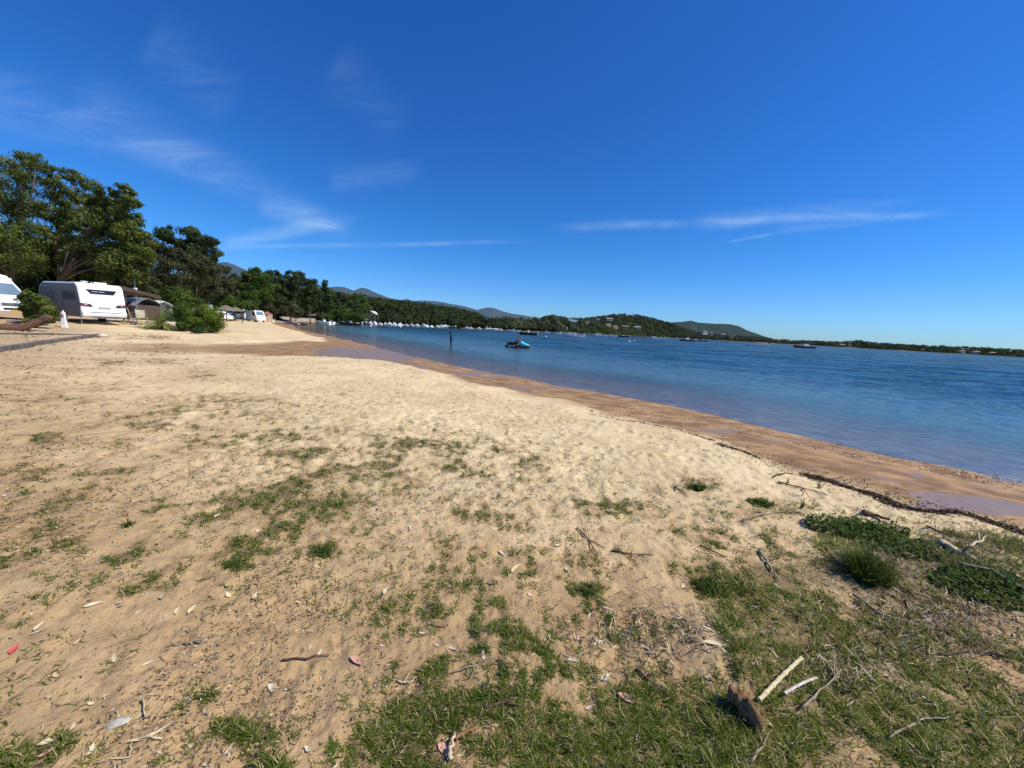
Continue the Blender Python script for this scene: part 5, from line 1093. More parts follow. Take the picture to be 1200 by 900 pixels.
def stand(h=1.0, arms=None, step=.0, lean=0.):
    P = dict(pelvis=(0, 0, .95), waist=(0, .01 + lean * .1, 1.12), chest=(0, lean * .25, 1.34), neck=(0, .0 + lean * .35, 1.49), jaw=(0, .015 + lean * .4, 1.57), head=(0, .01 + lean * .45, 1.65), crown=(0, 0 + lean * .45, 1.71),
             shl=(-.18, lean * .28, 1.42), shr=(.18, lean * .28, 1.42), ell=(-.24, -.02, 1.14), elr=(.24, -.02, 1.14), wrl=(-.24, .1, .9), wrr=(.24, .1, .9),
             hipl=(-.09, 0, .90), hipr=(.09, 0, .90), knl=(-.1, .02 + step, .49), knr=(.1, .02 - step * .3, .49), anl=(-.1, step * .6, .08), anr=(.1, -step, .08), tol=(-.11, .14 + step * .6, .03), tor=(.11, .14 - step, .03))
    P.update(arms or {}); return P
suit = simple('wetsuit', (.012, .013, .017), .5, .1, 5)
wp = plane(528, 406.8)
person('person in black standing knee deep in the calm water, facing right', (wp.x, wp.y, -.38), RAD(-70), stand(arms=dict(ell=(-.22, .06, 1.13), wrl=(-.10, .27, 1.04), elr=(.22, .06, 1.13), wrr=(.10, .27, 1.04)), step=.06), (.22, .13, .09), suit=suit)
m = MB(); m.tube([(-.12, 0, 0), (-.04, .02, .03), (.05, 0, .02), (.12, .03, -.03)], [.012, .03, .03, .012], 8); o = m.build('towel', simple('towel_white', (.75, .75, .75), .9), smooth=True); q = loc2w((wp.x, wp.y, -.38), RAD(-70), (.0, .21, 1.03)); o.location = q; tag(o, 'white rolled cloth held at the waist by the person in black', 'cloth')
# jet ski
def ski():
    p = plane(606, 407.6); e = empty('jet_ski', (p.x, p.y, 0), RAD(-6), 'black jet ski with turquoise front hood floating beside a person', 'jet ski')
    def sec(x_, hw, zk, zc, zt, top): return [(x_, 0, zk), (x_, hw * .7, zk + .08), (x_, hw, zc), (x_, hw * .96, zt), (x_, hw * .5, top), (x_, 0, top + .03), (x_, -hw * .5, top), (x_, -hw * .96, zt), (x_, -hw, zc), (x_, -hw * .7, zk + .08)]
    m = MB(); m.loft([sec(-1.5, .50, -.16, .08, .20, .22), sec(-1.0, .56, -.22, .08, .26, .30), (sec(-.2, .58, -.25, .10, .30, .38)), sec(.5, .55, -.24, .14, .34, .42), sec(1.1, .38, -.16, .20, .36, .42), sec(1.5, .15, -.02, .27, .36, .39), sec(1.66, .03, .14, .30, .34, .36)]); m.build('hull', M_DARKHULL, e, True)
    m = MB(); tq = simple('turquoise', (.01, .48, .72), .35, .06, 3)
    def hs(x_, hw, z0, z1): return [(x_, hw, z0), (x_, hw * .8, z0 + (z1 - z0) * .6), (x_, hw * .3, z1), (x_, -hw * .3, z1), (x_, -hw * .8, z0 + (z1 - z0) * .6), (x_, -hw, z0)]
    m.loft([hs(-.02, .34, .36, .88), hs(.25, .40, .36, .93), hs(.6, .42, .36, .76), hs(1.0, .36, .35, .58), (hs(1.35, .22, .33, .45)), hs(1.68, .04, .30, .36)]); m.build('hood', tq, e, True)
    m = MB(); m.loft([hs(-1.3, .16, .24, .52), hs(-.9, .19, .28, .62), hs(-.45, .17, .30, .60), hs(-.1, .15, .34, .70)]); m.build('seat', M_BLACK, e, True)
    m = MB(); m.tube([(.05, -.36, .92), (-.02, -.12, .94), (-.02, .12, .94), (.05, .36, .92)], .022); m.tube([(.12, 0, .7), (-.02, 0, .94)], .05); m.build('handlebar', M_BLACK, e)
    for s in (-1, 1): m = MB(); m.box((.45, s * .45, .78), (.10, .06, .12)); m.build('mirror', M_BLACK, e, bevel=.02)
    m = MB(); m.box((-.5, -.575, .20), (1.2, .02, .07)); m.build('stripe', M_WHITE2, e)
    e.scale = (.80, .80, .92); return p
jp = ski()
person('person bent over the jet ski, standing thigh deep in water', (jp.x - .05, jp.y - .95, -.62), RAD(-25), stand(lean=.9, arms=dict(ell=(-.24, .40, 1.20), wrl=(-.20, .62, 1.12), elr=(.24, .40, 1.20), wrr=(.2, .62, 1.12))), (.22, .12, .08), top=(.03, .025, .025), bottom=(.02, .02, .03))
# person by the caravan, table and chairs
cp = on_base(148, 25.2)
person('person in dark red top standing under the brown awning', cp, RAD(-110), stand(arms=dict(ell=(-.26, .1, 1.15), wrl=(-.16, .33, 1.08), elr=(.27, .05, 1.15), wrr=(.2, .3, 1.02)), lean=.2, step=.05), (.35, .2, .14), top=(.10, .02, .02), bottom=(.02, .02, .03))
def camp_chair(x_, y_, rz, label, mat):
    p = on_base(x_, y_); e = empty('camping_chair', p, rz, label, 'chair', 'folding chairs by the awning')
    m = MB(); m.box((0, 0, .44), (.48, .46, .03)); m.build('seat', mat, e, bevel=.01); m = MB(); m.box((0, .26, .80), (.48, .03, .66), 0, (-.2, 'X')); m.build('backrest', mat, e, bevel=.01)
    for s in (-1, 1):
        m = MB(); m.tube([(s * .25, -.22, 0), (s * .25, .22, .46)], .013); m.build('leg', M_METAL, e); m = MB(); m.tube([(s * .25, .25, 0), (s * .25, -.22, .46)], .013); m.build('leg', M_METAL, e)
        m = MB(); m.box((s * .26, 0, .64), (.05, .46, .025)); m.build('armrest', M_GREYP, e)
camp_chair(159, 24.6, RAD(140), 'beige folding chair just outside the awning poles', M_BEIGE); camp_chair(167, 25.2, RAD(60), 'beige folding chair farther from the caravan beside the palm', M_BEIGE)
p = on_base(160, 27.5); e = empty('camping_table', p, .2, 'low folding table between the awning and the chairs', 'table'); m = MB(); m.box((0, 0, .7), (1.1, .7, .03)); m.build('tabletop', M_GREYC, e)
for a in (-1, 1):
    for b in (-1, 1): m = MB(); m.tube([(a * .5, b * .3, 0), (a * .45, b * .28, .69)], .014); m.build('leg', M_METAL, e)
# tents and vehicles behind
def tent(px0, px1, py_top, Y, label, roof, wall=M_BEIGE, depth=2.6, wall_h=1.3, name='tent'):
    a = on_base(px0, Y); b = on_base(px1, Y); w = (b - a).length; c = (a + b) / 2; top = at((px0 + px1) / 2, py_top, Y).z; z0 = min(a.z, b.z); H = max(top - z0, wall_h + .3)
    e = empty(name, (c.x, c.y, z0), math.atan2(b.y - a.y, b.x - a.x), label, 'tent'); m = MB(); m.prism([(-w / 2, 0), (w / 2, 0), (w / 2 * .96, wall_h), (-w / 2 * .96, wall_h)], 'Y', -depth / 2, depth / 2); m.build('wall', wall, e)
    m = MB(); rg = []
    for yy, s_, h_ in ((-depth / 2 - .12, 1.04, wall_h - .08), (-depth / 4, .92, (wall_h + H) / 2 + .1), (0, .8, H), (depth / 4, .92, (wall_h + H) / 2 + .1), (depth / 2 + .12, 1.04, wall_h - .08)): rg.append([(-w / 2 * s_, yy, h_), (0, yy, h_ + .03), (w / 2 * s_, yy, h_), (w / 2 * s_, yy, h_ - .05), (-w / 2 * s_, yy, h_ - .05)])
    m.loft(rg); m.build('roof', roof, e); m = MB(); m.prism([(-.45, 0.01), (.45, 0.01), (.4, wall_h * .85), (-.4, wall_h * .85)], 'Y', -depth / 2 - .02, -depth / 2 - .008); m.build('door', M_BROWNC, e); return e
tent(152, 178, 349, 33, 'grey roofed frame tent behind the awning', M_GREYC, M_BROWNC); tent(178, 196, 352.5, 36, 'pale canvas tent behind the palm', M_WHITE2, M_GREYC, 2.2, 1.2); tent(218, 234, 361, 46, 'silver covered tent left of the lime green bush', M_SILVER, M_SILVER, 2.2, .9)
def facing(px_, Y): b = on_base(px_, Y); return b
caravan(facing(244, 74), RAD(-20), 'small white caravan just above the lime green bush', 4.6, 2.1, 2.4, False)
caravan(facing(282, 84), RAD(-35), 'white caravan seen between the thatched parasols and the rounded camper', 4.4, 2.1, 2.3, False)
def car(px_, Y, rz, label, mat, name='parked_car', L=4.2, H=1.5, van=False):
    b = on_base(px_, Y); e = empty(name, b, rz, label, 'van' if van else 'car')
    pr = [(L / 2, .3), (L / 2 + .05, .6), (L / 2 - .1, .85), (L * .22, 1.0), (L * .05, H - .05), (-L * .1, H), (-L * .38, H - .06), (-L / 2 + .02, 1.0), (-L / 2 - .02, .6), (-L / 2, .3)] if not van else [(L / 2, .35), (L / 2 + .03, .9), (L / 2 - .45, 1.35), (L / 2 - 1.1, H - .15), (L / 2 - 1.6, H), (-L / 2, H), (-L / 2, .35)]
    m = MB(); rg = []
    for yy, k in ((-.86, .05), (-.80, 0), (.80, 0), (.86, .05)): rg.append([(x_, yy * (1 - .16 * max(0, z_ - 1) / max(H - 1, .1) * (1 if not van else .5)), z_ - k * (z_ > 1)) for x_, z_ in pr])
    m.loft(rg); m.build('body', mat, e, bevel=.05)
    for s in (-1, 1):
        m = MB(); q = [(L * .18, 1.02), (L * .05, H - .12), (-L * .36, H - .12), (-L * .44, 1.02)] if not van else [(L / 2 - .6, 1.3), (L / 2 - 1.2, H - .35), (L / 2 - 1.9, H - .35), (L / 2 - 1.9, 1.3)]
        m.prism(q, 'Y', s * .79, s * .872) ; m.build('window', M_GLASS, e); wheel(e, L * .3, s * .76, .32, .2); wheel(e, -L * .3, s * .76, .32, .2)
        m = MB(); m.box((L / 2 + .0, s * .6, .72), (.1, .28, .13)); m.build('headlight', M_LAMP, e)
    m = MB(); x0_, z0_, x1_, z1_ = (L * .205, 1.03, L * .06, H - .10) if not van else (L / 2 - .47, 1.40, L / 2 - 1.08, H - .2); m.add([(x0_ + .03, -.66, z0_), (x0_ + .03, .66, z0_), (x1_ + .03, .58, z1_), (x1_ + .03, -.58, z1_), (x0_ - .03, -.66, z0_), (x0_ - .03, .66, z0_), (x1_ - .03, .58, z1_), (x1_ - .03, -.58, z1_)], [(0, 1, 2, 3), (7, 6, 5, 4), (0, 4, 5, 1), (1, 5, 6, 2), (2, 6, 7, 3), (3, 7, 4, 0)]); m.build('windscreen', M_SCREEN, e); return e
car(259, 60, RAD(-30), 'white car parked in shade behind the nearest thatched parasol', M_WHITE); car(268, 66, RAD(-60), 'dark blue car parked between the two thatched parasols', M_NAVY)
car(300, 76, RAD(-35), 'white rounded camper with blue tinted windscreen, rightmost vehicle on the beach', M_WHITE, 'camper_van', 5.4, 2.3, True); car(291, 84, RAD(-50), 'white van partly behind the rounded camper', M_WHITE2, 'parked_van', 4.8, 2.0, True)
# thatched parasols
def parasol(px_, py_base, py_top, rad_px, label, group='thatched parasols on the beach'):
    b = on_ground(px_, py_base); Y = b.y; H = at(px_, py_top, Y).z - b.z; R = rad_px * Y / F; e = empty('thatched_parasol', b, random.uniform(0, 6), label, 'parasol', group)
    m = MB(); m.tube([(0, 0, -.1), (.02, 0, H * .5), (0, 0, H - .1)], .07, 8); m.build('post', M_WOODP, e); m = MB(); prof = [(.02, H + .05), (R * .2, H - .03), (R * .6, H - .28 * R * .6 - .1), (R, H - .45 * R - .05), (R * 1.03, H - .45 * R - .25), (R * .8, H - .40 * R - .16), (.05, H - .2)]
    m.lathe(prof, n=26); m.v = [(a * (1 + .04 * math.sin(i * 5.3)), b_ * (1 + .04 * math.cos(i * 3.1)), c + .03 * math.sin(i * 9.7)) for i, (a, b_, c) in enumerate(m.v)]; m.build('thatch_roof', M_THATCH, e)
parasol(266, 377.5, 358, 9.5, 'grey thatched parasol, left and nearest of the beach pair'); parasol(277, 376.5, 360, 6.5, 'smaller grey thatched parasol right behind the nearest one')
b = on_ground(284.5, 379); e = empty('wooden_post', b, 0, 'dark wooden post standing alone right of the parasols', 'post'); m = MB(); m.tube([(0, 0, -.1), (0, 0, 1.45)], .06, 8); m.build('shaft', M_WOODP, e); m = MB(); m.box((0, 0, 1.35), (.3, .04, .22)); m.build('board', M_WOODP, e)
# light mast with a small white box behind the awning
b = on_base(162, 31); zt = at(162, 312, 31).z - b.z; e = empty('mast', b, 0, 'thin pale antenna mast rising behind the caravan roof', 'mast'); m = MB(); m.tube([(0, 0, 0), (0, 0, zt)], [.03, .012], 8); m.build('pole', M_METAL, e); m = MB(); m.box((0, 0, zt - .1), (.9, .02, .02)); m.box((0, 0, zt - .25), (.6, .02, .02)); m.build('aerial', M_METAL, e); zb = at(162, 339, 31).z - b.z; m = MB(); m.box((0, 0, zb), (.22, .16, .2)); m.build('junction_box', M_WHITE2, e, bevel=.03)
# ---------------------------------------------------------------- buildings
def house(c, w, h, d, rz, label, wall, roof, name='house', nwin=3, hip=.25, cat='house', group=None):
    e = empty(name, c, rz, label, cat, group); m = MB(); m.box((0, 0, h / 2 - h * .4), (w, d, h * 1.8)); m.build('wall', wall, e)
    m = MB(); o_ = .06 * w; rh = hip * d * .9; m.add([(-w / 2 - o_, -d / 2 - o_, h * .5 + h * .0 + h * 0), (w / 2 + o_, -d / 2 - o_, h * .5), (w / 2 + o_, d / 2 + o_, h * .5), (-w / 2 - o_, d / 2 + o_, h * .5), (-w * .3, 0, h * .5 + rh), (w * .3, 0, h * .5 + rh)], [(0, 1, 5, 4), (2, 3, 4, 5), (1, 2, 5), (3, 0, 4), (3, 2, 1, 0)])
    m.v = [(a, b_, z_ + h * .5) for a, b_, z_ in m.v]; rf = m.build('roof', roof, e); m = MB(); m.box((w * .2, d * .1, h + rh * .9), (w * .05, w * .05, h * .35)); m.build('chimney', wall, rf)
    for i in range(nwin):
        x_ = (-.5 + (i + .5) / nwin) * w * .9; m = MB(); m.box((x_, -d / 2 - .02, h * .52), (w / nwin * .38, .08, h * .38)); wn = m.build('window', M_GLASS, e); m = MB(); m.box((x_, -d / 2 - .08, h * .52 - h * .21), (w / nwin * .46, .06, h * .04)); m.build('sill', M_STUCCOW, wn)
    return e
for (a, b, wp_, hp_, k_, lb) in hs_:
    P_ = main.solve(a, b); Y = P_.y; w = wp_ * Y / F; h = hp_ * Y / F
    P_ = at(a, b, Y - 5)
    house(Vector((P_.x, P_.y - 4, P_.z - h * .5)), w * 1.05, h * 1.1, w * .5, RAD(random.uniform(-18, 18)), lb, dict(w=M_STUCCOW, c=M_STUCCO, o=M_STUCCO2)[k_], random.choice([M_TILE, M_TILE2]), nwin=3, group=None)
house(on_base(311, 86), 2.2, 1.7, 2.2, .2, 'small reddish brown hut beyond the caravans', M_STUCCO2, M_TILE, 'hut', 1, cat='hut')
def wall(pts, h, label, mat, th=.35, cap=True):
    o0 = on_base(*pts[0]); e = empty('wall', o0, 0, label, 'wall'); m = MB(); c = MB()
    for (a, b) in zip(pts[:-1], pts[1:]):
        p_, q_ = on_base(*a) - o0, on_base(*b) - o0; d = q_ - p_; m.box((p_ + q_) / 2 + Vector((0, 0, h / 2 - .3)), (d.length, th, h + .6), math.atan2(d.y, d.x)); c.box((p_ + q_) / 2 + Vector((0, 0, h + .04)), (d.length + .1, th + .12, .08), math.atan2(d.y, d.x))
    m.build('masonry', mat, e); c.build('coping', M_STUCCOW, e)
wall([(304, 82), (322, 92)], .45, 'low white wall in front of the hut', M_STUCCOW); wall([(328, 114), (348, 121), (369, 132)], 1.05, 'long pale retaining wall behind the far beach', simple('concrete', (.40, .33, .26), .9, .15, .5, .2))
# thatched hut on posts
b = on_base(373, 136); e = empty('beach_hut', b, 0, 'open thatched beach hut above the far end of the beach', 'hut')
for i, (a, c) in enumerate(((-2, -1.6), (2, -1.6), (-2, 1.6), (2, 1.6))): m = MB(); m.tube([(a, c, 0), (a, c, 2.3)], .1); m.build('post', M_WOODP, e)
m = MB(); m.loft([[(a * s, c * s * .8, z_) for a, c in ((-1, -1), (0, -1.1), (1, -1), (1.1, 0), (1, 1), (0, 1.1), (-1, 1), (-1.1, 0))] for z_, s in ((2.1, 3.3), (2.3, 3.1), (2.9, 1.6), (3.4, .3))]); m.build('thatch_roof', M_THATCH, e); m = MB(); m.box((0, .2, .5), (3.4, 2.2, 1.0)); m.build('counter', M_WOODP, e)
# ---------------------------------------------------------------- boats
def boat(px_, Y, L, rz, kind, hull, label, name='motorboat', group='boats moored in the bay', pos=None):
    b = at(px_, 400, Y); loc = Vector((b.x, b.y, 0)); e = empty(name, loc, rz, label, 'boat', group); B = L * .17 + .35; f = .45 + L * .055
    xs = [-.5, -.35, -.1, .15, .32, .43, .5]; bw = [.88, .97, 1, .93, .70, .38, .03]; sh = [0, 0, .02, .07, .15, .24, .30]; kz = [-.25, -.3, -.32, -.28, -.18, .02, .3]
    hv = random.uniform(.5, 1.25)
    def gun(i): return f + sh[i] * f
    m = MB(); rg = []
    for i, x_ in enumerate(xs): x = x_ * L; w = B * bw[i]; k = kz[i] * .9; g_ = gun(i); rg.append([(x, w, g_), (x, w * .97, g_ * .55), (x, w * .82, max(k + .2, .02 + k)), (x, 0, k), (x, -w * .82, max(k + .2, .02 + k)), (x, -w * .97, g_ * .55), (x, -w, g_)])
    m.loft(rg, cap=False, closed=False); n = 7; m.f.append(tuple(range(n))); m.m.append(0); m.build('hull', hull, e)
    m = MB(); P = [(x_ * L, B * bw[i] * .98, gun(i) - .03) for i, x_ in enumerate(xs)] + [(x_ * L, -B * bw[i] * .98, gun(i) - .03) for i, x_ in reversed(list(enumerate(xs)))]
    D_ = [(-.48 * L, B * .7, gun(0) - .28), (.16 * L, B * .7, gun(3) - .28), (.16 * L, -B * .7, gun(3) - .28), (-.48 * L, -B * .7, gun(0) - .28)]
    m.add([(x, y * 1.02, z) for x, y, z in P[:7]] + [(x * .98, y * .82, z) for x, y, z in P[:7]], [(i, i + 1, i + 8, i + 7) for i in range(6)]); m.add([(x, y * 1.02, z) for x, y, z in P[7:]] + [(x * .98, y * .82, z) for x, y, z in P[7:]], [(i, i + 1, i + 8, i + 7) for i in range(6)])
    m.add(D_, [(0, 1, 2, 3)]); i3 = [(xs[i] * L, s * B * bw[i] * .9, gun(i) - .01) for s in (1, -1) for i in (3, 4, 5, 6)]; m.add(i3, [(0, 1, 5, 4), (1, 2, 6, 5), (2, 3, 7, 6)]); m.build('deck', M_WHITE2, e)
    g0 = gun(0)
    def om():
        m = MB(); m.box((-L / 2 - .22, 0, g0 + .28), (.42, .34, .5)); m.box((-L / 2 - .24, 0, g0 - .35), (.16, .12, .9)); mo = m.build('outboard_motor', M_GREYP if random.random() < .6 else M_WHITE2, e, bevel=.04); m = MB(); m.box((-L / 2 - .05, 0, g0), (.2, .25, .15)); m.build('bracket', M_METAL, mo)
    if kind in ('open', 'rib', 'hardtop', 'cuddy'): om()
    if kind in ('open', 'rib', 'hardtop'):
        m = MB(); m.loft([[(x0, y * w, z) for x0, y in ((-.35, -1), (.25, -1), (.25, 1), (-.35, 1))] for z, w in ((f - .25, .38), (f + .55, .34), (f + .62, .30))]); m.build('console', M_WHITE, e); m = MB(); m.add([(.30, -.34, f + .5), (.30, .34, f + .5), (.08, .30, f + .95), (.08, -.30, f + .95)], [(0, 1, 2, 3)]); m.build('windscreen', M_SCREEN, e)
        m = MB(); m.box((-L * .3, 0, f - .08), (.5, B * 1.2, .35)); m.build('bench', M_WHITE2, e)
    if kind == 'rib':
        for s in (-1, 1): m = MB(); m.tube([(-L * .54, s * B * 1.0, f - .02), (-L * .1, s * B * 1.08, f), (L * .2, s * B * .95, f + .08), (L * .4, s * B * .55, f + .22), (L * .5, 0, f + .3)], [.16, .24, .24, .22, .2], 10); m.build('tube', M_RIB, e, True)
    if kind == 'hardtop':
        m = MB(); m.box((-.2, 0, f + 1.55), (L * .30, B * 1.5, .07)); m.build('hardtop', M_WHITE, e, bevel=.03)
        m = MB()
        for a in (-.2 - L * .12, -.2 + L * .12):
            for c in (-B * .6, B * .6): m.tube([(a, c, f - .05), (a, c * .95, f + 1.52)], .025, 6)
        m.build('hardtop_frame', M_METAL, e)
    if kind == 'cuddy':
        m = MB(); m.loft([[(x, -w, z0_), (x, -w * .85, z1_), (x, w * .85, z1_), (x, w, z0_)] for x, w, z0_, z1_ in ((-L * .02, B * .75, f - .05, f + .62), (L * .16, B * .7, f - .02, f + .6), (L * .36, B * .38, f + .1, f + .32))]); cb = m.build('cabin', M_WHITE, e)
        m = MB(); m.add([(-L * .02, -B * .62, f + .6), (-L * .02, B * .62, f + .6), (-L * .08, B * .55, f + 1.05), (-L * .08, -B * .55, f + 1.05)], [(0, 1, 2, 3)]); m.build('windscreen', M_SCREEN, e)
        for s in (-1, 1): m = MB(); m.prism([(L * .02, f + .2), (L * .14, f + .22), (L * .13, f + .45), (L * .02, f + .48)], 'Y', s * B * .66, s * B * .76); m.build('window', M_GLASS, cb)
    if kind == 'covered':
        m = MB(); m.loft([[(x, -w, z0_), (x, -w * .5, (z0_ + z1_) / 2 + .06), (x, 0, z1_), (x, w * .5, (z0_ + z1_) / 2 + .06), (x, w, z0_)] for x, w, z0_, z1_ in ((-L * .49, B * .9, f - .08, f + .2), (-L * .2, B * 1.0, f - .05, f + .6 * hv), (L * .02, B * 1.0, f - .02, f + .85 * hv), (L * .2, B * .9, f + .02, f + .4), (L * .42, B * .42, f + .16, f + .35), (L * .49, .05, f + .3, f + .34))]); m.build('cover', M_WHITE, e)
        m = MB(); m.tube([(-.2, 0, f + 1.0), (-.2, 0, f + 2.0)], .02, 5); m.build('antenna', M_METAL, e)
    if kind == 'fishing':
        m = MB(); m.box((-L * .05, 0, f + .55), (L * .22, B * 1.1, 1.1)); cb = m.build('wheelhouse', M_WHITE2, e, bevel=.06); m = MB(); m.box((-L * .05 + L * .113, 0, f + .8), (.02, B * .9, .35)); m.build('window', M_GLASS, cb); m = MB(); m.tube([(-L * .2, 0, f), (-L * .2, 0, f + 2.2)], .03, 6); m.build('mast', M_METAL, e)
    if kind == 'awninged':
        m = MB(); m.box((-L * .08, 0, f + 1.25), (L * .36, B * 1.5, .05)); m.build('sun_awning', M_BROWNC, e)
        m = MB()
        for a in (-L * .25, L * .09):
            for c in (-B * .7, B * .7): m.tube([(a, c, f - .05), (a, c, f + 1.24)], .022, 5)
        m.build('awning_frame', M_METAL, e); m = MB(); m.box((-L * .3, 0, f + .1), (L * .12, B * 1.2, .4)); m.build('bench', M_WHITE2, e); om()
    return e
mar = 'boats moored along the far wooded shore'
def mY(p_): return float(np.interp(p_, [425, 430, 484, 546, 600], [140, 158, 188, 220, 250]))
boat(380, 111, 5.6, RAD(165), 'open', M_WHITE, 'white open boat nearest the retaining wall', group=mar); boat(388, 116, 4.0, RAD(-20), 'open', M_WHITE2, 'small white dinghy between the wall boat and the dark hardtop boat', 'dinghy', group=mar)
boat(411, 118, 7.2, RAD(178), 'hardtop', M_DARKHULL, 'dark hulled boat with white hard top, largest at the head of the moored row', group=mar)
for (p_, L_, rz, k_, h_, lb) in [(428.5, 4.6, 60, 'hardtop', M_DARKHULL, 'small hard top boat right of the big dark hulled one'), (434, 3.8, 40, 'open', M_WHITE2, 'little white open boat, first after the small hard top boat'), (438.5, 4.5, 70, 'cuddy', M_WHITE, 'small white cabin boat below the triangular sail shade'), (446.5, 4.2, 55, 'covered', M_WHITE, 'white covered boat right under the shade sail pole'),
    (452.5, 4.2, 60, 'open', M_WHITE, 'white open boat left of the triple cluster'), (456.5, 4.6, 40, 'covered', M_WHITE, 'peaked white covered boat in the triple cluster'), (461, 4.6, 50, 'cuddy', M_WHITE, 'white cabin boat right of the peaked cover'), (467.5, 5, 80, 'open', M_WHITE2, 'white open boat before the gap in the row'), (470.5, 4, 35, 'open', M_WHITE, 'small white boat after the gap in the row'), (475.5, 5, 60, 'covered', M_WHITE, 'white covered boat with an arched tarp, eighth cluster'),
    (483, 5.6, 70, 'open', M_WHITE2, 'white open boat right of the arched tarp boat'), (490, 5, 60, 'covered', M_WHITE, 'round topped white covered boat in mid row'), (496.5, 4.8, 45, 'cuddy', M_WHITE, 'white cabin boat left of the tall peaked cover'), (499.5, 4, 75, 'open', M_WHITE, 'small white boat hugging the tall peaked cover'), (505, 6, 65, 'covered', M_WHITE, 'white boat with tall peaked cover behind the wading person'),
    (512.5, 5.4, 60, 'covered', M_WHITE, 'white covered boat just left of the bright white one'), (516.5, 5, 50, 'cuddy', M_WHITE, 'white cabin boat tucked against the bright white one'), (521.5, 7.5, 30, 'covered', M_WHITE, 'long bright white covered boat ending the dense row'), (533.5, 7.5, 12, 'open', M_DARKHULL, 'long black boat right of the bright white covered boat'), (547, 4, 40, 'open', M_WHITE2, 'small pale boat after the long black boat'),
    (551.5, 3.4, 20, 'open', M_WHITE2, 'tiny pale dinghy by the small pale boat'), (561.5, 5, 50, 'covered', M_WHITE, 'white covered boat alone left of the beige group'), (569, 5.5, 60, 'hardtop', M_WHITE2, 'beige hard top boat, left of the beige group'), (574, 5.5, 50, 'covered', simple('cream_cover', (.6, .53, .42), .8), 'cream covered boat in the beige group'), (579.5, 6.5, 40, 'covered', simple('cream_cover_two', (.66, .6, .5), .8), 'large cream covered boat right in the beige group'), (585.5, 4.5, 15, 'open', M_WHITE, 'low white boat right of the beige group')]:
    boat(p_ + random.uniform(-1.2, 1.2), mY(p_) * random.uniform(.96, 1.02), L_ * random.uniform(.6, 1.02), RAD(-rz + random.uniform(-15, 15)), k_, h_, lb, group=mar)
ml = [(601, 206, 7.4, 172, 'open', M_WHITE, 'white motorboat anchored left of the dark hulled runabout'), (618.5, 122, 5.8, 174, 'open', M_DARKHULL, 'dark hulled runabout with white seats anchored above the jet ski'), (656, 216, 7.2, 172, 'open', M_WHITE, 'white motorboat at the left of the anchored trio'), (672.5, 141, 7.0, 168, 'cuddy', M_WHITE, 'white cabin motorboat nearest in the anchored trio'),
      (667, 190, 6.0, 178, 'open', M_WHITE2, 'white boat overlapped behind the nearest cabin motorboat'), (702.5, 212, 8.0, 172, 'cuddy', M_WHITE, 'long white cabin boat in mid bay'), (716, 240, 6.0, 174, 'open', M_WHITE, 'lower white boat touching the long white cabin boat'), (730, 255, 7.4, 176, 'open', M_DARKHULL, 'black low boat right of the white pair in mid bay'),
      (768, 241, 6.6, 174, 'cuddy', M_WHITE, 'white cabin boat below the hill foot'), (778, 262, 5.4, 172, 'open', M_WHITE2, 'white open boat touching the hill foot cabin boat'), (793.5, 340, 7.4, 175, 'open', M_WHITE, 'far white boat left of the maroon fishing boat'), (804, 208, 7.5, 172, 'fishing', M_REDHULL, 'maroon fishing boat with white wheelhouse'), (815, 232, 6.0, 178, 'open', M_NAVY, 'dark blue boat directly right of the maroon fishing boat'), (824, 262, 6.2, 174, 'open', M_DARKHULL, 'thin black boat right of the dark blue one'),
      (888, 170, 9.6, 172, 'awninged', M_WHITE, 'white boat with brown sun awning on the right side of the bay'), (943, 190, 9.8, 174, 'fishing', M_REDHULL, 'maroon boat with small white cabin, rightmost in the bay'), (905, 420, 7, 178, 'open', M_WHITE2, 'distant pale boat just behind the awning boat'), (640, 250, 4, 170, 'open', M_WHITE2, 'tiny white boat left of the anchored trio')]
for (p_, Y, L_, rz, k_, h_, lb) in ml: boat(p_, Y, L_, RAD(rz), k_, h_, lb)
def buoy(px_, py_, label, r_=.2):
    p = plane(px_, py_); m = MB(); m.lathe([(.01, -r_ * .7), (r_ * .8, -r_ * .4), (r_, .05), (r_ * .75, r_ * .75), (r_ * .25, r_), (r_ * .2, r_ * 1.4), (.01, r_ * 1.5)], n=14); o = m.build('buoy', M_WHITE, smooth=True); o.location = (p.x, p.y, 0); tag(o, label, 'buoy', 'white mooring buoys')
buoy(640, 394.6, 'white buoy floating alone right of the jet ski', .22); buoy(737.5, 400.5, 'white buoy left of the pair in mid bay', .26); buoy(743.5, 399.6, 'white buoy right of the pair in mid bay', .2)
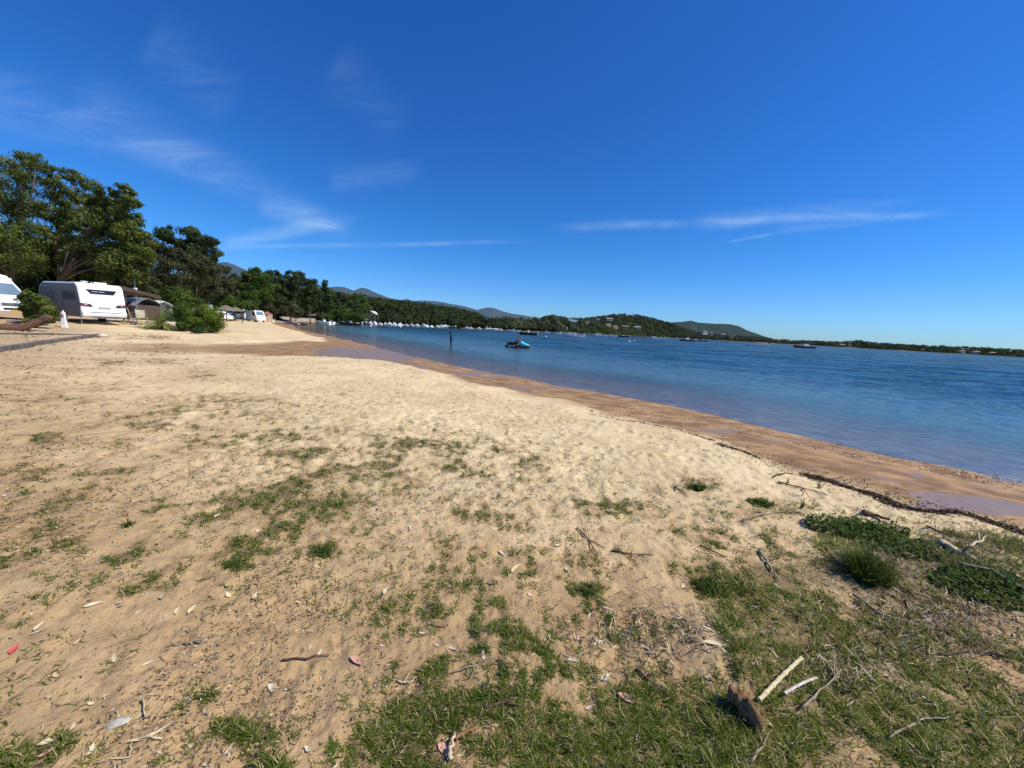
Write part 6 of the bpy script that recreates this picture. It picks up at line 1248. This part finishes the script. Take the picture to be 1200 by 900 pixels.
# kayaks on the far beach, feather flag, shade sail
b = on_base(342, 86)
def kayak(px_, Y, rz, mat, label):
    b = on_base(px_, Y); e = empty('kayak', b, rz, label, 'kayak', 'kayaks on the far beach'); m = MB(); m.loft([[(x, w * math.cos(k * .7854), .17 + h_ * math.sin(k * .7854)) for k in range(8)] for x, w, h_ in ((-1.7, .02, .02), (-1.2, .25, .13), (-.4, .36, .17), (.4, .36, .17), (1.2, .25, .13), (1.7, .02, .02))]); m.build('hull', mat, e, True); m = MB(); m.lathe([(.2, .3), (.24, .36), (.17, .36), (.16, .31)], n=14); m.build('cockpit', M_BLACK, e)
kayak(341, 86, .3, simple('kayak_purple', (.10, .06, .30), .4), 'purple kayak lying at the water edge of the far beach'); kayak(346, 87, -.4, M_WHITE, 'white kayak beside the purple kayak'); kayak(352.5, 91, .1, M_DARKHULL, 'dark kayak right of the white kayak')
b = at(396, 370, 117); e = empty('feather_flag', (b.x, b.y, -.3), 0, 'pale curved feather flag behind the dark hard top boat', 'flag'); m = MB(); m.tube([(0, 0, 0), (0, 0, 2.0), (.15, 0, 3.2), (.6, 0, 3.7)], .03, 6); m.build('pole', M_METAL, e); m = MB(); m.add([(.02, 0, 1.0), (.45, .05, 1.2), (.60, .02, 2.4), (.62, 0, 3.7), (.15, 0, 3.2), (.01, 0, 2.0)], [(0, 1, 2, 3, 4, 5)]); m.build('banner', M_GREYC, e, fix=False)
b = at(438, 370, 171); zt = at(438, 364, 171).z; e = empty('shade_sail', (b.x, b.y, 0), 0, 'white triangular shade sail on poles over the marina', 'shade sail')
m = MB()
for q in ((-1.6, 0), (1.9, .3), (0, 2.)): m.tube([(q[0], q[1], -.5), (q[0], q[1], zt if q[0] < 0 else zt - 1.4)], .06, 6)
m.build('pole', M_METAL, e); m = MB(); m.add([(-1.6, 0, zt), (1.9, .3, zt - 1.9), (.6, 1.2, zt - .5), (-.8, .4, zt - 1.6)], [(0, 1, 2), (0, 3, 1)]); m.build('sail', M_WHITE, e, fix=False)
